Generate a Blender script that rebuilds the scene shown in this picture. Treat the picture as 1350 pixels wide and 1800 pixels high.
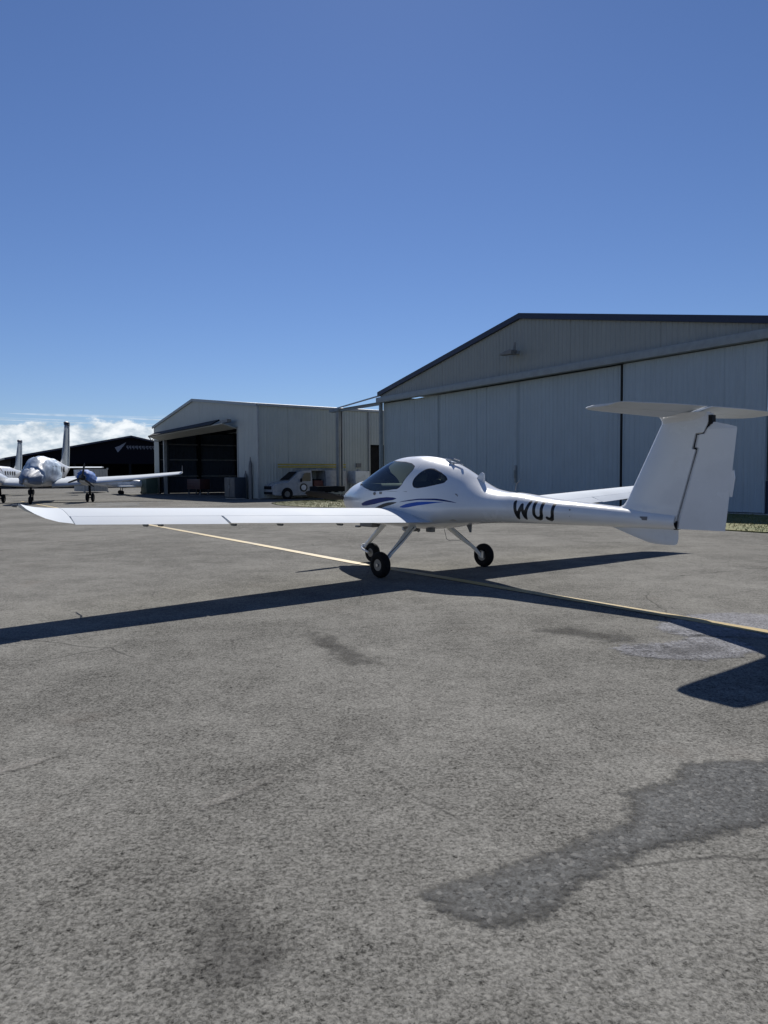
import bpy, bmesh, math, random
from mathutils import Vector, Matrix, Euler
random.seed(7)
scene = bpy.context.scene
for o in list(bpy.data.objects): bpy.data.objects.remove(o)
C = scene.collection
PI = math.pi
rad = math.radians

# ------------------------------------------------------------ camera
camd = bpy.data.cameras.new('camera'); cam = bpy.data.objects.new('camera', camd); C.objects.link(cam)
camd.sensor_fit = 'VERTICAL'; camd.sensor_height = 24; camd.lens = 1237.2 / 1800 * 24
camd.clip_start = 0.05; camd.clip_end = 4000
cam.matrix_world = Matrix.Translation((0, 0, 1.3854)) @ Matrix.Rotation(rad(90 - 2.7553), 4, 'X') @ Matrix.Rotation(rad(-0.3524), 4, 'Z')
scene.camera = cam
# ------------------------------------------------------------ light
SUN_EL, SUN_AZ = 42.4, 0.9            # the sun stands ahead of the camera, slightly to the right
scene.view_settings.view_transform = 'Standard'; scene.view_settings.look = 'None'
scene.view_settings.exposure = 0.25; scene.view_settings.gamma = 1.0
scene.view_settings.use_curve_mapping = False
world = bpy.data.worlds.new('World'); scene.world = world; world.use_nodes = True

def N(nt, t, **kw):
    n = nt.nodes.new(t)
    for k, v in kw.items():
        if k == 'inp':
            for a, b in v.items(): n.inputs[a].default_value = b
        else: setattr(n, k, v)
    return n
def math_node(nt, op, a, b=None, clamp=False):
    n = nt.nodes.new('ShaderNodeMath'); n.operation = op; n.use_clamp = clamp
    for i, v in enumerate((a, b)):
        if v is None: continue
        if isinstance(v, (int, float)): n.inputs[i].default_value = v
        else: nt.links.new(v, n.inputs[i])
    return n.outputs[0]
def smooth(nt, v, lo, hi):
    n = nt.nodes.new('ShaderNodeMapRange'); n.interpolation_type = 'SMOOTHSTEP'
    nt.links.new(v, n.inputs[0]); n.inputs[1].default_value = lo; n.inputs[2].default_value = hi
    return n.outputs[0]
def mixc(nt, f, a, b):
    n = nt.nodes.new('ShaderNodeMix'); n.data_type = 'RGBA'
    if isinstance(f, (int, float)): n.inputs[0].default_value = f
    else: nt.links.new(f, n.inputs[0])
    for i, v in ((6, a), (7, b)):
        if isinstance(v, (tuple, list)): n.inputs[i].default_value = (*v[:3], 1)
        else: nt.links.new(v, n.inputs[i])
    return n.outputs[2]

def build_world():
    nt = world.node_tree; nt.nodes.clear()
    out = N(nt, 'ShaderNodeOutputWorld'); bg = N(nt, 'ShaderNodeBackground')
    sky = N(nt, 'ShaderNodeTexSky', sky_type='NISHITA', sun_disc=False, sun_elevation=rad(SUN_EL), sun_rotation=rad(SUN_AZ))
    sky.altitude = 0; sky.air_density = 1.0; sky.dust_density = 0.04; sky.ozone_density = 3.5
    bg.inputs[1].default_value = 0.07
    # bank of cumulus low above the horizon, all round
    tc = N(nt, 'ShaderNodeTexCoord'); sp = N(nt, 'ShaderNodeSeparateXYZ')
    nt.links.new(tc.outputs['Generated'], sp.inputs[0])
    el = math_node(nt, 'ARCSINE', sp.outputs[2])
    az = math_node(nt, 'ARCTAN2', sp.outputs[0], sp.outputs[1])
    cb = N(nt, 'ShaderNodeCombineXYZ')
    nt.links.new(math_node(nt, 'MULTIPLY', az, 1.0), cb.inputs[0]); nt.links.new(math_node(nt, 'MULTIPLY', el, 1.8), cb.inputs[1])
    def noise(scale, det, rough, w=0.0):
        n = N(nt, 'ShaderNodeTexNoise', noise_dimensions='4D', inp={'Scale': scale, 'Detail': det, 'Roughness': rough, 'W': w})
        nt.links.new(cb.outputs[0], n.inputs['Vector']); return n.outputs[0]
    big = noise(3.2, 2, .5, 3.1); puff = noise(26, 5, .58, 1.7); fine = noise(60, 5, .6, 5.0)
    # top of the bank: about 4.6 degrees, billowing
    top = math_node(nt, 'ADD', math_node(nt, 'MULTIPLY', big, .075), math_node(nt, 'MULTIPLY', puff, .055))
    top = math_node(nt, 'ADD', top, -.005)
    d = math_node(nt, 'SUBTRACT', top, el)
    m = smooth(nt, d, -.002, .004)
    # inner gaps
    gap = smooth(nt, noise(14, 4, .55, 9.0), .36, .43)
    m = math_node(nt, 'MULTIPLY', m, gap)
    streak = N(nt, 'ShaderNodeTexNoise', inp={'Scale': 5.0, 'Detail': 3.0})
    mp = N(nt, 'ShaderNodeMapping', inp={'Scale': (1, 26, 1)}); nt.links.new(cb.outputs[0], mp.inputs[0]); nt.links.new(mp.outputs[0], streak.inputs[0])
    st = math_node(nt, 'MULTIPLY', smooth(nt, streak.outputs[0], .5, .62), math_node(nt, 'MULTIPLY', smooth(nt, el, .03, .05), smooth(nt, math_node(nt, 'MULTIPLY', el, -1), -.088, -.08)))
    m = math_node(nt, 'MAXIMUM', m, math_node(nt, 'MULTIPLY', st, .55))
    shade = smooth(nt, math_node(nt, 'ADD', math_node(nt, 'MULTIPLY', puff, .6), math_node(nt, 'MULTIPLY', fine, .4)), .38, .62)
    ccol = mixc(nt, shade, (5.6, 6.8, 8.0), (11.5, 12.0, 12.4))
    tint = N(nt, 'ShaderNodeMix'); tint.data_type = 'RGBA'; tint.blend_type = 'MULTIPLY'; tint.inputs[0].default_value = 1; tint.inputs[7].default_value = (.64, .72, .93, 1)
    nt.links.new(sky.outputs[0], tint.inputs[6])
    col = mixc(nt, math_node(nt, 'MULTIPLY', m, .95), tint.outputs[2], ccol)
    nt.links.new(col, bg.inputs[0]); nt.links.new(bg.outputs[0], out.inputs[0])
build_world()
sl = bpy.data.lights.new('sun', 'SUN'); sl.energy = 5.0; sl.angle = rad(.53); sl.color = (1, .96, .9)
sun = bpy.data.objects.new('sun', sl); C.objects.link(sun)
sd = Vector((math.sin(rad(SUN_AZ)) * math.cos(rad(SUN_EL)), math.cos(rad(SUN_AZ)) * math.cos(rad(SUN_EL)), math.sin(rad(SUN_EL))))
sun.rotation_euler = sd.to_track_quat('Z', 'Y').to_euler(); sun.location = sd * 60

# ------------------------------------------------------------ materials
MATS = {}
def pmat(name, col, rough=.5, metal=0.0, var=.12, scale=3.0, bump=0.0, bscale=40, spec=.5, coat=0.0, streak=0.0, objvar=0.0, dirt=None):
    m = bpy.data.materials.new(name); m.use_nodes = True; nt = m.node_tree
    b = nt.nodes['Principled BSDF']; MATS[name] = m
    b.inputs['Roughness'].default_value = rough; b.inputs['Metallic'].default_value = metal
    b.inputs['Specular IOR Level'].default_value = spec; b.inputs['Coat Weight'].default_value = coat
    tc = N(nt, 'ShaderNodeTexCoord')
    n = N(nt, 'ShaderNodeTexNoise', inp={'Scale': scale, 'Detail': 5.0, 'Roughness': .6}); nt.links.new(tc.outputs['Object'], n.inputs['Vector'])
    f = n.outputs[0]
    if streak:
        mp = N(nt, 'ShaderNodeMapping', inp={'Scale': (6, 6, .5)}); nt.links.new(tc.outputs['Object'], mp.inputs[0])
        n2 = N(nt, 'ShaderNodeTexNoise', inp={'Scale': 1.5, 'Detail': 5.0}); nt.links.new(mp.outputs[0], n2.inputs['Vector'])
        f = math_node(nt, 'ADD', math_node(nt, 'MULTIPLY', f, 1 - streak), math_node(nt, 'MULTIPLY', n2.outputs[0], streak))
    f = smooth(nt, f, .3, .7)
    lo = [c * (1 - var) for c in col]; hi = [min(c * (1 + var), 1) for c in col]
    c = mixc(nt, f, lo, hi)
    if dirt:
        n3 = N(nt, 'ShaderNodeTexNoise', inp={'Scale': dirt[1], 'Detail': 6.0, 'Roughness': .7}); nt.links.new(tc.outputs['Object'], n3.inputs['Vector'])
        c = mixc(nt, math_node(nt, 'MULTIPLY', smooth(nt, n3.outputs[0], .55, .75), dirt[2]), c, dirt[0])
    if objvar:
        oi = N(nt, 'ShaderNodeObjectInfo'); mx = N(nt, 'ShaderNodeHueSaturation'); nt.links.new(c, mx.inputs['Color'])
        nt.links.new(math_node(nt, 'ADD', math_node(nt, 'MULTIPLY', oi.outputs['Random'], objvar), 1 - objvar / 2), mx.inputs['Value']); c = mx.outputs[0]
    nt.links.new(c, b.inputs['Base Color'])
    nt.links.new(math_node(nt, 'ADD', math_node(nt, 'MULTIPLY', f, .12), rough - .06), b.inputs['Roughness'])
    if bump:
        n4 = N(nt, 'ShaderNodeTexNoise', inp={'Scale': bscale, 'Detail': 4.0}); nt.links.new(tc.outputs['Object'], n4.inputs['Vector'])
        bp = N(nt, 'ShaderNodeBump', inp={'Strength': bump, 'Distance': .02}); nt.links.new(n4.outputs[0], bp.inputs['Height']); nt.links.new(bp.outputs[0], b.inputs['Normal'])
    return m
white = pmat('white_gelcoat', (.72, .73, .735), .22, var=.03, scale=2, coat=.35, bump=.02, bscale=5, dirt=((.5, .49, .46), 3, .22))
wingw = pmat('wing_gelcoat', (.58, .62, .66), .65, var=.05, scale=1.2, spec=.04, dirt=((.55, .55, .53), 2.2, .2))
navy = pmat('navy_stripe', (.010, .022, .13), .4, spec=.25)
blue = pmat('blue_stripe', (.02, .09, .42), .4, spec=.25)
blackp = pmat('black_paint', (.008, .008, .01), .35)
dark = pmat('dark_rubber', (.008, .008, .009), .85, bump=.2, spec=.2)
gapm = pmat('gap_black', (.004, .004, .005), .8)
metal = pmat('brushed_metal', (.5, .5, .5), .35, metal=.9)
grey = pmat('grey_plastic', (.16, .16, .16), .5)
rimm = pmat('rim_grey', (.20, .20, .20), .4, metal=.4)
inner = pmat('cabin_trim', (.05, .05, .05), .8)
seatm = pmat('seat_fabric', (.10, .09, .08), .9)
beige = pmat('beige_vinyl', (.42, .38, .31), .8)
H = dict(streak=.5, objvar=.035)
cladA = pmat('cladding_grey_green', (.27, .285, .27), .5, var=.07, scale=.8, **H)
cladD = pmat('door_cladding_blue_grey', (.36, .42, .46), .5, var=.07, scale=.8, **H)
cladB = pmat('cladding_pale_grey', (.42, .44, .41), .5, var=.07, scale=.8, **H)
trim = pmat('pale_trim', (.25, .28, .295), .5)
navyt = pmat('navy_flashing', (.010, .018, .05), .45)
roofm = pmat('roof_sheet', (.35, .36, .36), .5, streak=.5)
darkclad = pmat('navy_cladding', (.003, .004, .010), .7, spec=.1, objvar=.1)
steel = pmat('galvanised_steel', (.33, .34, .34), .5, metal=.3)
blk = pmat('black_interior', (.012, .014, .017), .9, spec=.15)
conc = pmat('concrete', (.30, .29, .27), .85, bump=.2, dirt=((.15, .15, .14), 1.5, .5))
vanw = pmat('van_white', (.62, .63, .65), .3, coat=.4, dirt=((.35, .33, .3), 3, .4))
yel = pmat('yellow_fibreglass', (.38, .30, .04), .5)
maroon = pmat('maroon_paint', (.055, .016, .016), .6)
greenm = pmat('green_paint', (.05, .08, .06), .6)
bluec = pmat('blue_cover_cloth', (.06, .15, .42), .7, bump=.5, bscale=4)
silverc = pmat('silver_cover_cloth', (.30, .37, .46), .42, bump=.9, bscale=3, var=.3, scale=2)
letter = pmat('black_letter', (.006, .006, .008), .4)
amber = pmat('amber_lens', (.5, .2, .02), .3)
redl = pmat('red_lens', (.35, .02, .02), .3)
signm = pmat('pale_sign', (.20, .22, .28), .6)

def glass(name, tint, refl=.9):
    m = bpy.data.materials.new(name); m.use_nodes = True; nt = m.node_tree; nt.nodes.clear()
    o = N(nt, 'ShaderNodeOutputMaterial'); t = N(nt, 'ShaderNodeBsdfTransparent'); t.inputs[0].default_value = (*tint, 1)
    g = N(nt, 'ShaderNodeBsdfGlossy'); g.inputs['Roughness'].default_value = .03; g.inputs[0].default_value = (refl, refl, refl, 1)
    fr = N(nt, 'ShaderNodeFresnel', inp={'IOR': 1.5}); mx = N(nt, 'ShaderNodeMixShader')
    n = N(nt, 'ShaderNodeTexNoise', inp={'Scale': 3.0, 'Detail': 3.0}); tc = N(nt, 'ShaderNodeTexCoord'); nt.links.new(tc.outputs['Object'], n.inputs['Vector'])
    b = N(nt, 'ShaderNodeBump', inp={'Strength': .05, 'Distance': .02}); nt.links.new(n.outputs[0], b.inputs['Height']); nt.links.new(b.outputs[0], g.inputs['Normal'])
    nt.links.new(math_node(nt, 'ADD', fr.outputs[0], .03), mx.inputs[0]); nt.links.new(t.outputs[0], mx.inputs[1]); nt.links.new(g.outputs[0], mx.inputs[2])
    nt.links.new(mx.outputs[0], o.inputs[0]); return m
canglass = glass('canopy_glass', (.64, .74, .70))
vanglass = glass('van_glass', (.25, .28, .28))

def asphalt(name, base, grain=.5, coarse=0.0, alpha=None, gloss=.9, spec=.03, rim=False):
    """Worn asphalt: stones of several sizes, dark pits, soft stains. alpha=(edge noise, softness) blends a stain into the sheet below."""
    m = bpy.data.materials.new(name); m.use_nodes = True; nt = m.node_tree; b = nt.nodes['Principled BSDF']
    tc = N(nt, 'ShaderNodeTexCoord'); P = tc.outputs['Object']
    def noise(s, d=4, r=.6, dist=0.0):
        n = N(nt, 'ShaderNodeTexNoise', inp={'Scale': s, 'Detail': d, 'Roughness': r, 'Distortion': dist}); nt.links.new(P, n.inputs['Vector']); return n.outputs[0]
    def vor(s, feat='F1'):
        n = N(nt, 'ShaderNodeTexVoronoi', feature=feat, inp={'Scale': s}); nt.links.new(P, n.inputs['Vector']); return n
    large = smooth(nt, noise(.35, 5, .6), .35, .65); mid = smooth(nt, noise(2.2, 5, .62), .3, .7); wide = noise(.07, 3, .5)
    # traffic-worn bands along the taxi line
    mp = N(nt, 'ShaderNodeMapping'); mp.inputs['Rotation'].default_value = (0, 0, rad(-34)); mp.inputs['Scale'].default_value = (1.1, .12, 1); nt.links.new(P, mp.inputs[0])
    bn = N(nt, 'ShaderNodeTexNoise', inp={'Scale': .8, 'Detail': 3.0}); nt.links.new(mp.outputs[0], bn.inputs['Vector'])
    v1 = vor(85 if not coarse else 60); v2 = vor(210); ng = noise(62, 5, .7, .4)
    stone = N(nt, 'ShaderNodeSeparateXYZ'); nt.links.new(v1.outputs['Color'], stone.inputs[0])
    stone2 = N(nt, 'ShaderNodeSeparateXYZ'); nt.links.new(v2.outputs['Color'], stone2.inputs[0])
    k = math_node(nt, 'ADD', math_node(nt, 'MULTIPLY', stone.outputs[0], .30 * grain + coarse * .25), math_node(nt, 'MULTIPLY', stone2.outputs[0], .18 * grain))
    k = math_node(nt, 'ADD', k, math_node(nt, 'MULTIPLY', smooth(nt, ng, .38, .62), .62 * grain))
    k = math_node(nt, 'ADD', k, math_node(nt, 'MULTIPLY', large, .32)); k = math_node(nt, 'ADD', k, math_node(nt, 'MULTIPLY', mid, .28)); k = math_node(nt, 'ADD', k, math_node(nt, 'MULTIPLY', math_node(nt, 'SUBTRACT', smooth(nt, noise(15, 4, .65, .4), .3, .7), .5), .30 * grain))
    k = math_node(nt, 'ADD', k, math_node(nt, 'MULTIPLY', wide, .25)); k = math_node(nt, 'ADD', k, math_node(nt, 'MULTIPLY', bn.outputs[0], .22))
    # pits between stones
    pit = math_node(nt, 'MULTIPLY', smooth(nt, noise(26, 5, .7), .57, .68), .45 * grain + .2 * coarse)
    pit2 = math_node(nt, 'MULTIPLY', smooth(nt, noise(120, 3, .6), .58, .70), .5 * grain)
    k = math_node(nt, 'SUBTRACT', k, math_node(nt, 'ADD', pit, pit2))
    k = math_node(nt, 'ADD', k, 1 - .5 * (.30 + .18 + .62) * grain - .44 - coarse * .12)
    k = math_node(nt, 'MAXIMUM', k, .12)
    vm = N(nt, 'ShaderNodeVectorMath', operation='SCALE'); vm.inputs[0].default_value = base; nt.links.new(k, vm.inputs['Scale'])
    col = vm.outputs[0]
    if rim:      # a darker tarry border
        ra = N(nt, 'ShaderNodeAttribute'); ra.attribute_name = 'dist'
        col = mixc(nt, math_node(nt, 'MULTIPLY', smooth(nt, math_node(nt, 'MULTIPLY', math_node(nt, 'ADD', ra.outputs['Fac'], math_node(nt, 'MULTIPLY', noise(14, 4, .7), .08)), -1), -.13, -.03), .6), col, (.022, .022, .021))
    # pale stones
    pale = smooth(nt, stone.outputs[1], .93 if not coarse else .86, .97)
    col = mixc(nt, math_node(nt, 'MULTIPLY', pale, .30 + .25 * coarse), col, (.24, .235, .22))
    # faint brown / reddish stains
    br = smooth(nt, noise(.9, 4, .6), .60, .75); col = mixc(nt, math_node(nt, 'MULTIPLY', br, .22), col, (.10, .075, .06))
    # hairline cracks, only here and there
    cr = N(nt, 'ShaderNodeTexVoronoi', feature='DISTANCE_TO_EDGE', inp={'Scale': .33}); 
    wv = N(nt, 'ShaderNodeTexNoise', inp={'Scale': 1.6, 'Detail': 5.0}); nt.links.new(P, wv.inputs['Vector'])
    va = N(nt, 'ShaderNodeMix'); va.data_type = 'VECTOR'; va.inputs[0].default_value = .22; nt.links.new(P, va.inputs[4]); nt.links.new(wv.outputs[1], va.inputs[5]); nt.links.new(va.outputs[1], cr.inputs['Vector'])
    ck = math_node(nt, 'MULTIPLY', smooth(nt, math_node(nt, 'MULTIPLY', cr.outputs[0], -1), -.0035, -.0005), smooth(nt, noise(.45, 2), .50, .60))
    if alpha is None: col = mixc(nt, math_node(nt, 'MULTIPLY', ck, .5), col, (.02, .02, .02))
    nt.links.new(col, b.inputs['Base Color'])
    b.inputs['Roughness'].default_value = gloss; b.inputs['Specular IOR Level'].default_value = spec
    h = math_node(nt, 'ADD', math_node(nt, 'MULTIPLY', math_node(nt, 'SUBTRACT', 1, v1.outputs['Distance']), .6), math_node(nt, 'MULTIPLY', ng, .9))
    h = math_node(nt, 'SUBTRACT', h, math_node(nt, 'MULTIPLY', pit, 1.2))
    bp = N(nt, 'ShaderNodeBump', inp={'Strength': .5 + .2 * coarse, 'Distance': .004 + .002 * coarse}); nt.links.new(h, bp.inputs['Height']); nt.links.new(bp.outputs[0], b.inputs['Normal'])
    if alpha:
        at = N(nt, 'ShaderNodeAttribute'); at.attribute_name = 'dist'
        dd = math_node(nt, 'ADD', at.outputs['Fac'], math_node(nt, 'MULTIPLY', math_node(nt, 'SUBTRACT', noise(alpha[0], 6, .7), .5), alpha[1]))
        f = math_node(nt, 'MULTIPLY', smooth(nt, dd, -alpha[2], alpha[2]), alpha[3])
        tr = N(nt, 'ShaderNodeBsdfTransparent'); mx = N(nt, 'ShaderNodeMixShader'); nt.links.new(f, mx.inputs[0])
        nt.links.new(tr.outputs[0], mx.inputs[1]); nt.links.new(b.outputs[0], mx.inputs[2])
        nt.links.new(mx.outputs[0], nt.nodes['Material Output'].inputs[0])
    return m

# ------------------------------------------------------------ mesh helpers
def tag(o, label=None, cat=None, group=None, kind=None):
    for k, v in (('label', label), ('category', cat), ('group', group), ('kind', kind)):
        if v: o[k] = v
    return o
def empty(name, loc=(0, 0, 0), rz=0.0, label=None, cat=None, group=None, kind=None):
    o = bpy.data.objects.new(name, None); C.objects.link(o); o.location = loc; o.rotation_euler = (0, 0, rz); o.empty_display_size = .3
    return tag(o, label, cat, group, kind)
MIRROR = False      # the aircraft is laid out with y to port; its object's y points to starboard
class MB:
    def __init__(s): s.v = []; s.f = []; s.m = []; s.mi = 0
    def add(s, vs, fs, mi=None):
        b = len(s.v); s.v += [tuple(v) for v in vs]; s.f += [tuple(b + i for i in f) for f in fs]; s.m += [s.mi if mi is None else mi] * len(fs); return s
    def box(s, c, d, rot=None, mi=None):
        x, y, z = d[0] / 2, d[1] / 2, d[2] / 2
        vs = [Vector(p) for p in ((-x, -y, -z), (x, -y, -z), (x, y, -z), (-x, y, -z), (-x, -y, z), (x, -y, z), (x, y, z), (-x, y, z))]
        if rot is not None: vs = [rot @ v for v in vs]
        return s.add([v + Vector(c) for v in vs], [(0, 3, 2, 1), (4, 5, 6, 7), (0, 1, 5, 4), (1, 2, 6, 5), (2, 3, 7, 6), (3, 0, 4, 7)], mi)
    def loft(s, rings, cap=True, close=True, mi=None):
        n = len(rings[0]); vs = [p for r in rings for p in r]; fs = []
        for i in range(len(rings) - 1):
            for j in range(n if close else n - 1):
                k = (j + 1) % n; fs.append((i * n + j, i * n + k, (i + 1) * n + k, (i + 1) * n + j))
        if cap and close: fs.append(tuple(range(n))[::-1]); fs.append(tuple(range((len(rings) - 1) * n, len(rings) * n)))
        return s.add(vs, fs, mi)
    def tube(s, pts, r, n=8, mi=None, flat=1.0):
        pts = [Vector(p) for p in pts]; rs = r if isinstance(r, (list, tuple)) else [r] * len(pts); rings = []; up = None
        for i, p in enumerate(pts):
            t = (pts[min(i + 1, len(pts) - 1)] - pts[max(i - 1, 0)]).normalized()
            a = t.cross(Vector((0, 0, 1)));
            if a.length < .05: a = t.cross(Vector((1, 0, 0)))
            a.normalize(); b = t.cross(a)
            rings.append([p + (a * math.cos(k * 2 * PI / n) + b * math.sin(k * 2 * PI / n) * flat) * rs[i] for k in range(n)])
        return s.loft(rings, mi=mi)
    def lathe(s, prof, c, axis='y', n=24, mi=None):
        # prof: (along axis, radius)
        rings = []
        for a, r in prof:
            ring = []
            for k in range(n):
                u, w = r * math.cos(k * 2 * PI / n), r * math.sin(k * 2 * PI / n)
                ring.append(Vector(c) + Vector({'y': (u, a, w), 'x': (a, u, w), 'z': (u, w, a)}[axis]))
            rings.append(ring)
        return s.loft(rings, mi=mi)
    def prism(s, poly, y0, y1, plane='xz', mi=None):
        n = len(poly)
        def P(p, q): return {'xz': (p[0], q, p[1]), 'yz': (q, p[0], p[1]), 'xy': (p[0], p[1], q)}[plane]
        vs = [P(p, y0) for p in poly] + [P(p, y1) for p in poly]
        fs = [tuple(range(n)), tuple(range(2 * n - 1, n - 1, -1))] + [(i, i + n, (i + 1) % n + n, (i + 1) % n) for i in range(n)]
        return s.add(vs, fs, mi)
    def build(s, name, mats, parent=None, smoothed=False, bevel=0, angle=40, fixn=True):
        me = bpy.data.meshes.new(name); me.from_pydata([(v[0], -v[1], v[2]) if MIRROR else tuple(v) for v in s.v], [], s.f)
        mats = mats if isinstance(mats, (list, tuple)) else [mats]
        for m in mats: me.materials.append(m)
        for p, m in zip(me.polygons, s.m): p.material_index = m
        bm = bmesh.new(); bm.from_mesh(me)
        bmesh.ops.remove_doubles(bm, verts=bm.verts, dist=1e-5)
        if fixn: bmesh.ops.recalc_face_normals(bm, faces=bm.faces)
        if bevel:
            es = [e for e in bm.edges if len(e.link_faces) == 2 and e.calc_face_angle(0) > rad(35)]
            bmesh.ops.bevel(bm, geom=es, offset=bevel, segments=2, profile=.6, affect='EDGES', clamp_overlap=True)
        if smoothed or bevel:
            for f in bm.faces: f.smooth = True
            for e in bm.edges:
                if len(e.link_faces) == 2 and e.calc_face_angle(0) > rad(angle): e.smooth = False
        bm.to_mesh(me); bm.free(); me.update()
        o = bpy.data.objects.new(name, me); C.objects.link(o)
        if parent is not None: o.parent = parent
        return o
def link_copy(o, parent, loc=None, rot=None):
    c = o.copy(); C.objects.link(c); c.parent = parent
    if loc is not None: c.location = loc
    if rot is not None: c.rotation_euler = rot
    return c
def dup_tree(root, loc, rz=None):
    r = root.copy(); C.objects.link(r); r.location = loc
    if rz is not None: r.rotation_euler = (0, 0, rz)
    for ch in list(root.children):
        c = ch.copy(); C.objects.link(c); c.parent = r
        for g in list(ch.children):
            d = g.copy(); C.objects.link(d); d.parent = c
    return r

# outlines of worn areas on the apron, metres
PATCH= {'dark': [(0.106, 2.287), (0.156, 2.319), (0.339, 2.385), (0.451, 2.456), (0.684, 2.57), (0.822, 2.674), (0.944, 2.74), (0.994, 2.786), (1.072, 3.045), (1.171, 3.072), (1.333, 3.158), (1.427, 3.317), (1.612, 3.361), (1.859, 3.358), (2.042, 3.341), (1.746, 2.849), (1.53, 2.756), (1.361, 2.689), (1.125, 2.606), (0.945, 2.527), (0.822, 2.471), (0.733, 2.381), (0.617, 2.314), (0.564, 2.22), (0.484, 2.147), (0.317, 2.112), (0.217, 2.164), (0.168, 2.224)], 'pale1': [(1.83, 5.622), (2.037, 5.753), (2.387, 5.804), (2.733, 6.048), (2.983, 5.954), (2.986, 5.593), (2.716, 5.329), (2.419, 5.252), (2.049, 5.294), (1.882, 5.437)], 'pale2': [(2.504, 6.479), (2.956, 6.923), (3.302, 7.059), (3.835, 6.983), (4.141, 6.829), (3.567, 5.875), (3.27, 5.947), (2.587, 6.052), (2.48, 6.284)], 'streak1': [(1.384, 6.315), (1.697, 6.427), (2.021, 6.135), (2.167, 5.85), (1.854, 5.921), (1.524, 6.148)], 'streak2': [(-0.761, 6.376), (-0.476, 6.048), (-0.116, 5.346), (-0.071, 5.18), (-0.24, 5.184), (-0.494, 5.681)], 'oil': [(-0.566, 2.201), (-0.445, 2.141), (-0.347, 1.983), (-0.375, 1.868), (-0.479, 1.847), (-0.538, 1.984), (-0.53, 2.087)], 'scratch1': [(-0.783, 2.887), (-0.777, 2.96), (-0.501, 3.235), (-0.483, 3.203), (-0.682, 2.969)], 'scratch2': [(-1.889, 3.192), (-1.925, 3.255), (-1.763, 3.413), (-1.659, 3.461), (-1.711, 3.364)], 'far': [(-15.241, 36.954), (-17.429, 42.438), (-14.579, 41.939), (-12.559, 36.541)]}

# aircraft body sections
FUS=[ # x, top, bottom, half width, z of widest point, exponent above, exponent below
(.66,1.12,.94,.09,1.035,2,2),(.685,1.165,.885,.15,1.03,2,2.1),(.78,1.225,.81,.225,1.01,2,2.1),(.93,1.287,.755,.295,1.01,2.1,2.2),
(1.12,1.34,.70,.37,1.0,2.2,2.3),(1.34,1.375,.665,.455,.98,2.3,2.4),(1.65,1.520,.65,.53,.97,2.15,2.4),
(2.0,1.668,.64,.56,.96,2.05,2.4),(2.44,1.712,.63,.575,.95,2.0,2.4),(2.8,1.692,.63,.57,.95,1.95,2.4),(3.19,1.607,.67,.53,.95,1.85,2.3),
(3.5,1.472,.72,.47,.96,1.8,2.2),(3.73,1.345,.75,.405,.97,1.8,2.1),(3.94,1.255,.768,.35,.98,1.85,2.05),(4.17,1.205,.780,.305,.985,1.95,2.0),
(4.5,1.182,.792,.265,.985,2.1,2.0),(5.0,1.118,.806,.215,.97,2.1,2.0),(5.5,1.080,.812,.175,.95,2.1,2.0),(5.9,1.048,.815,.148,.935,2.1,2.0),
(6.3,1.015,.818,.12,.92,2.1,2.0),(6.6,.99,.822,.09,.905,2.1,2.0)]
def fsec(x):
    n=len(FUS)
    if x<=FUS[0][0]: return FUS[0][1:]
    if x>=FUS[-1][0]: return FUS[-1][1:]
    i=max(k for k in range(n-1) if FUS[k][0]<=x)
    def slope(k,j):
        if k==0: return (FUS[1][j]-FUS[0][j])/(FUS[1][0]-FUS[0][0])
        if k==n-1: return (FUS[k][j]-FUS[k-1][j])/(FUS[k][0]-FUS[k-1][0])
        h0=FUS[k][0]-FUS[k-1][0];h1=FUS[k+1][0]-FUS[k][0]
        a=(FUS[k][j]-FUS[k-1][j])/h0;b=(FUS[k+1][j]-FUS[k][j])/h1
        return (a*h1+b*h0)/(h0+h1)
    h=FUS[i+1][0]-FUS[i][0];t=(x-FUS[i][0])/h
    out=[]
    for j in range(1,7):
        a,b=FUS[i][j],FUS[i+1][j];m0,m1=slope(i,j)*h,slope(i+1,j)*h
        out.append((2*t**3-3*t*t+1)*a+(t**3-2*t*t+t)*m0+(-2*t**3+3*t*t)*b+(t**3-t*t)*m1)
    return tuple(out)
def fpt(x,th):
    top,bot,w,zc,nu,nl=fsec(x)
    c,s=math.cos(th),math.sin(th);n=nu if s>=0 else nl
    y=w*math.copysign(abs(c)**(2/n),c);z=zc+(top-zc if s>=0 else zc-bot)*math.copysign(abs(s)**(2/n),s)
    return (x,y,z)
def inside(x,y,z):
    if x<FUS[0][0] or x>6.6: return 9
    top,bot,w,zc,nu,nl=fsec(x);n=nu if z>=zc else nl;hh=top-zc if z>=zc else zc-bot
    return (abs(y)/w)**n+(abs(z-zc)/hh)**n-1
# ------------------------------------------------------------ ground
gm = asphalt('apron_asphalt', (.146, .142, .129), grain=1.15)
g = MB(); S = 1600
g.add([(-S, -S, 0), (S, -S, 0), (S, S, 0), (-S, S, 0)], [(0, 1, 2, 3)])
tag(g.build('ground', gm), kind='structure')

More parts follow.
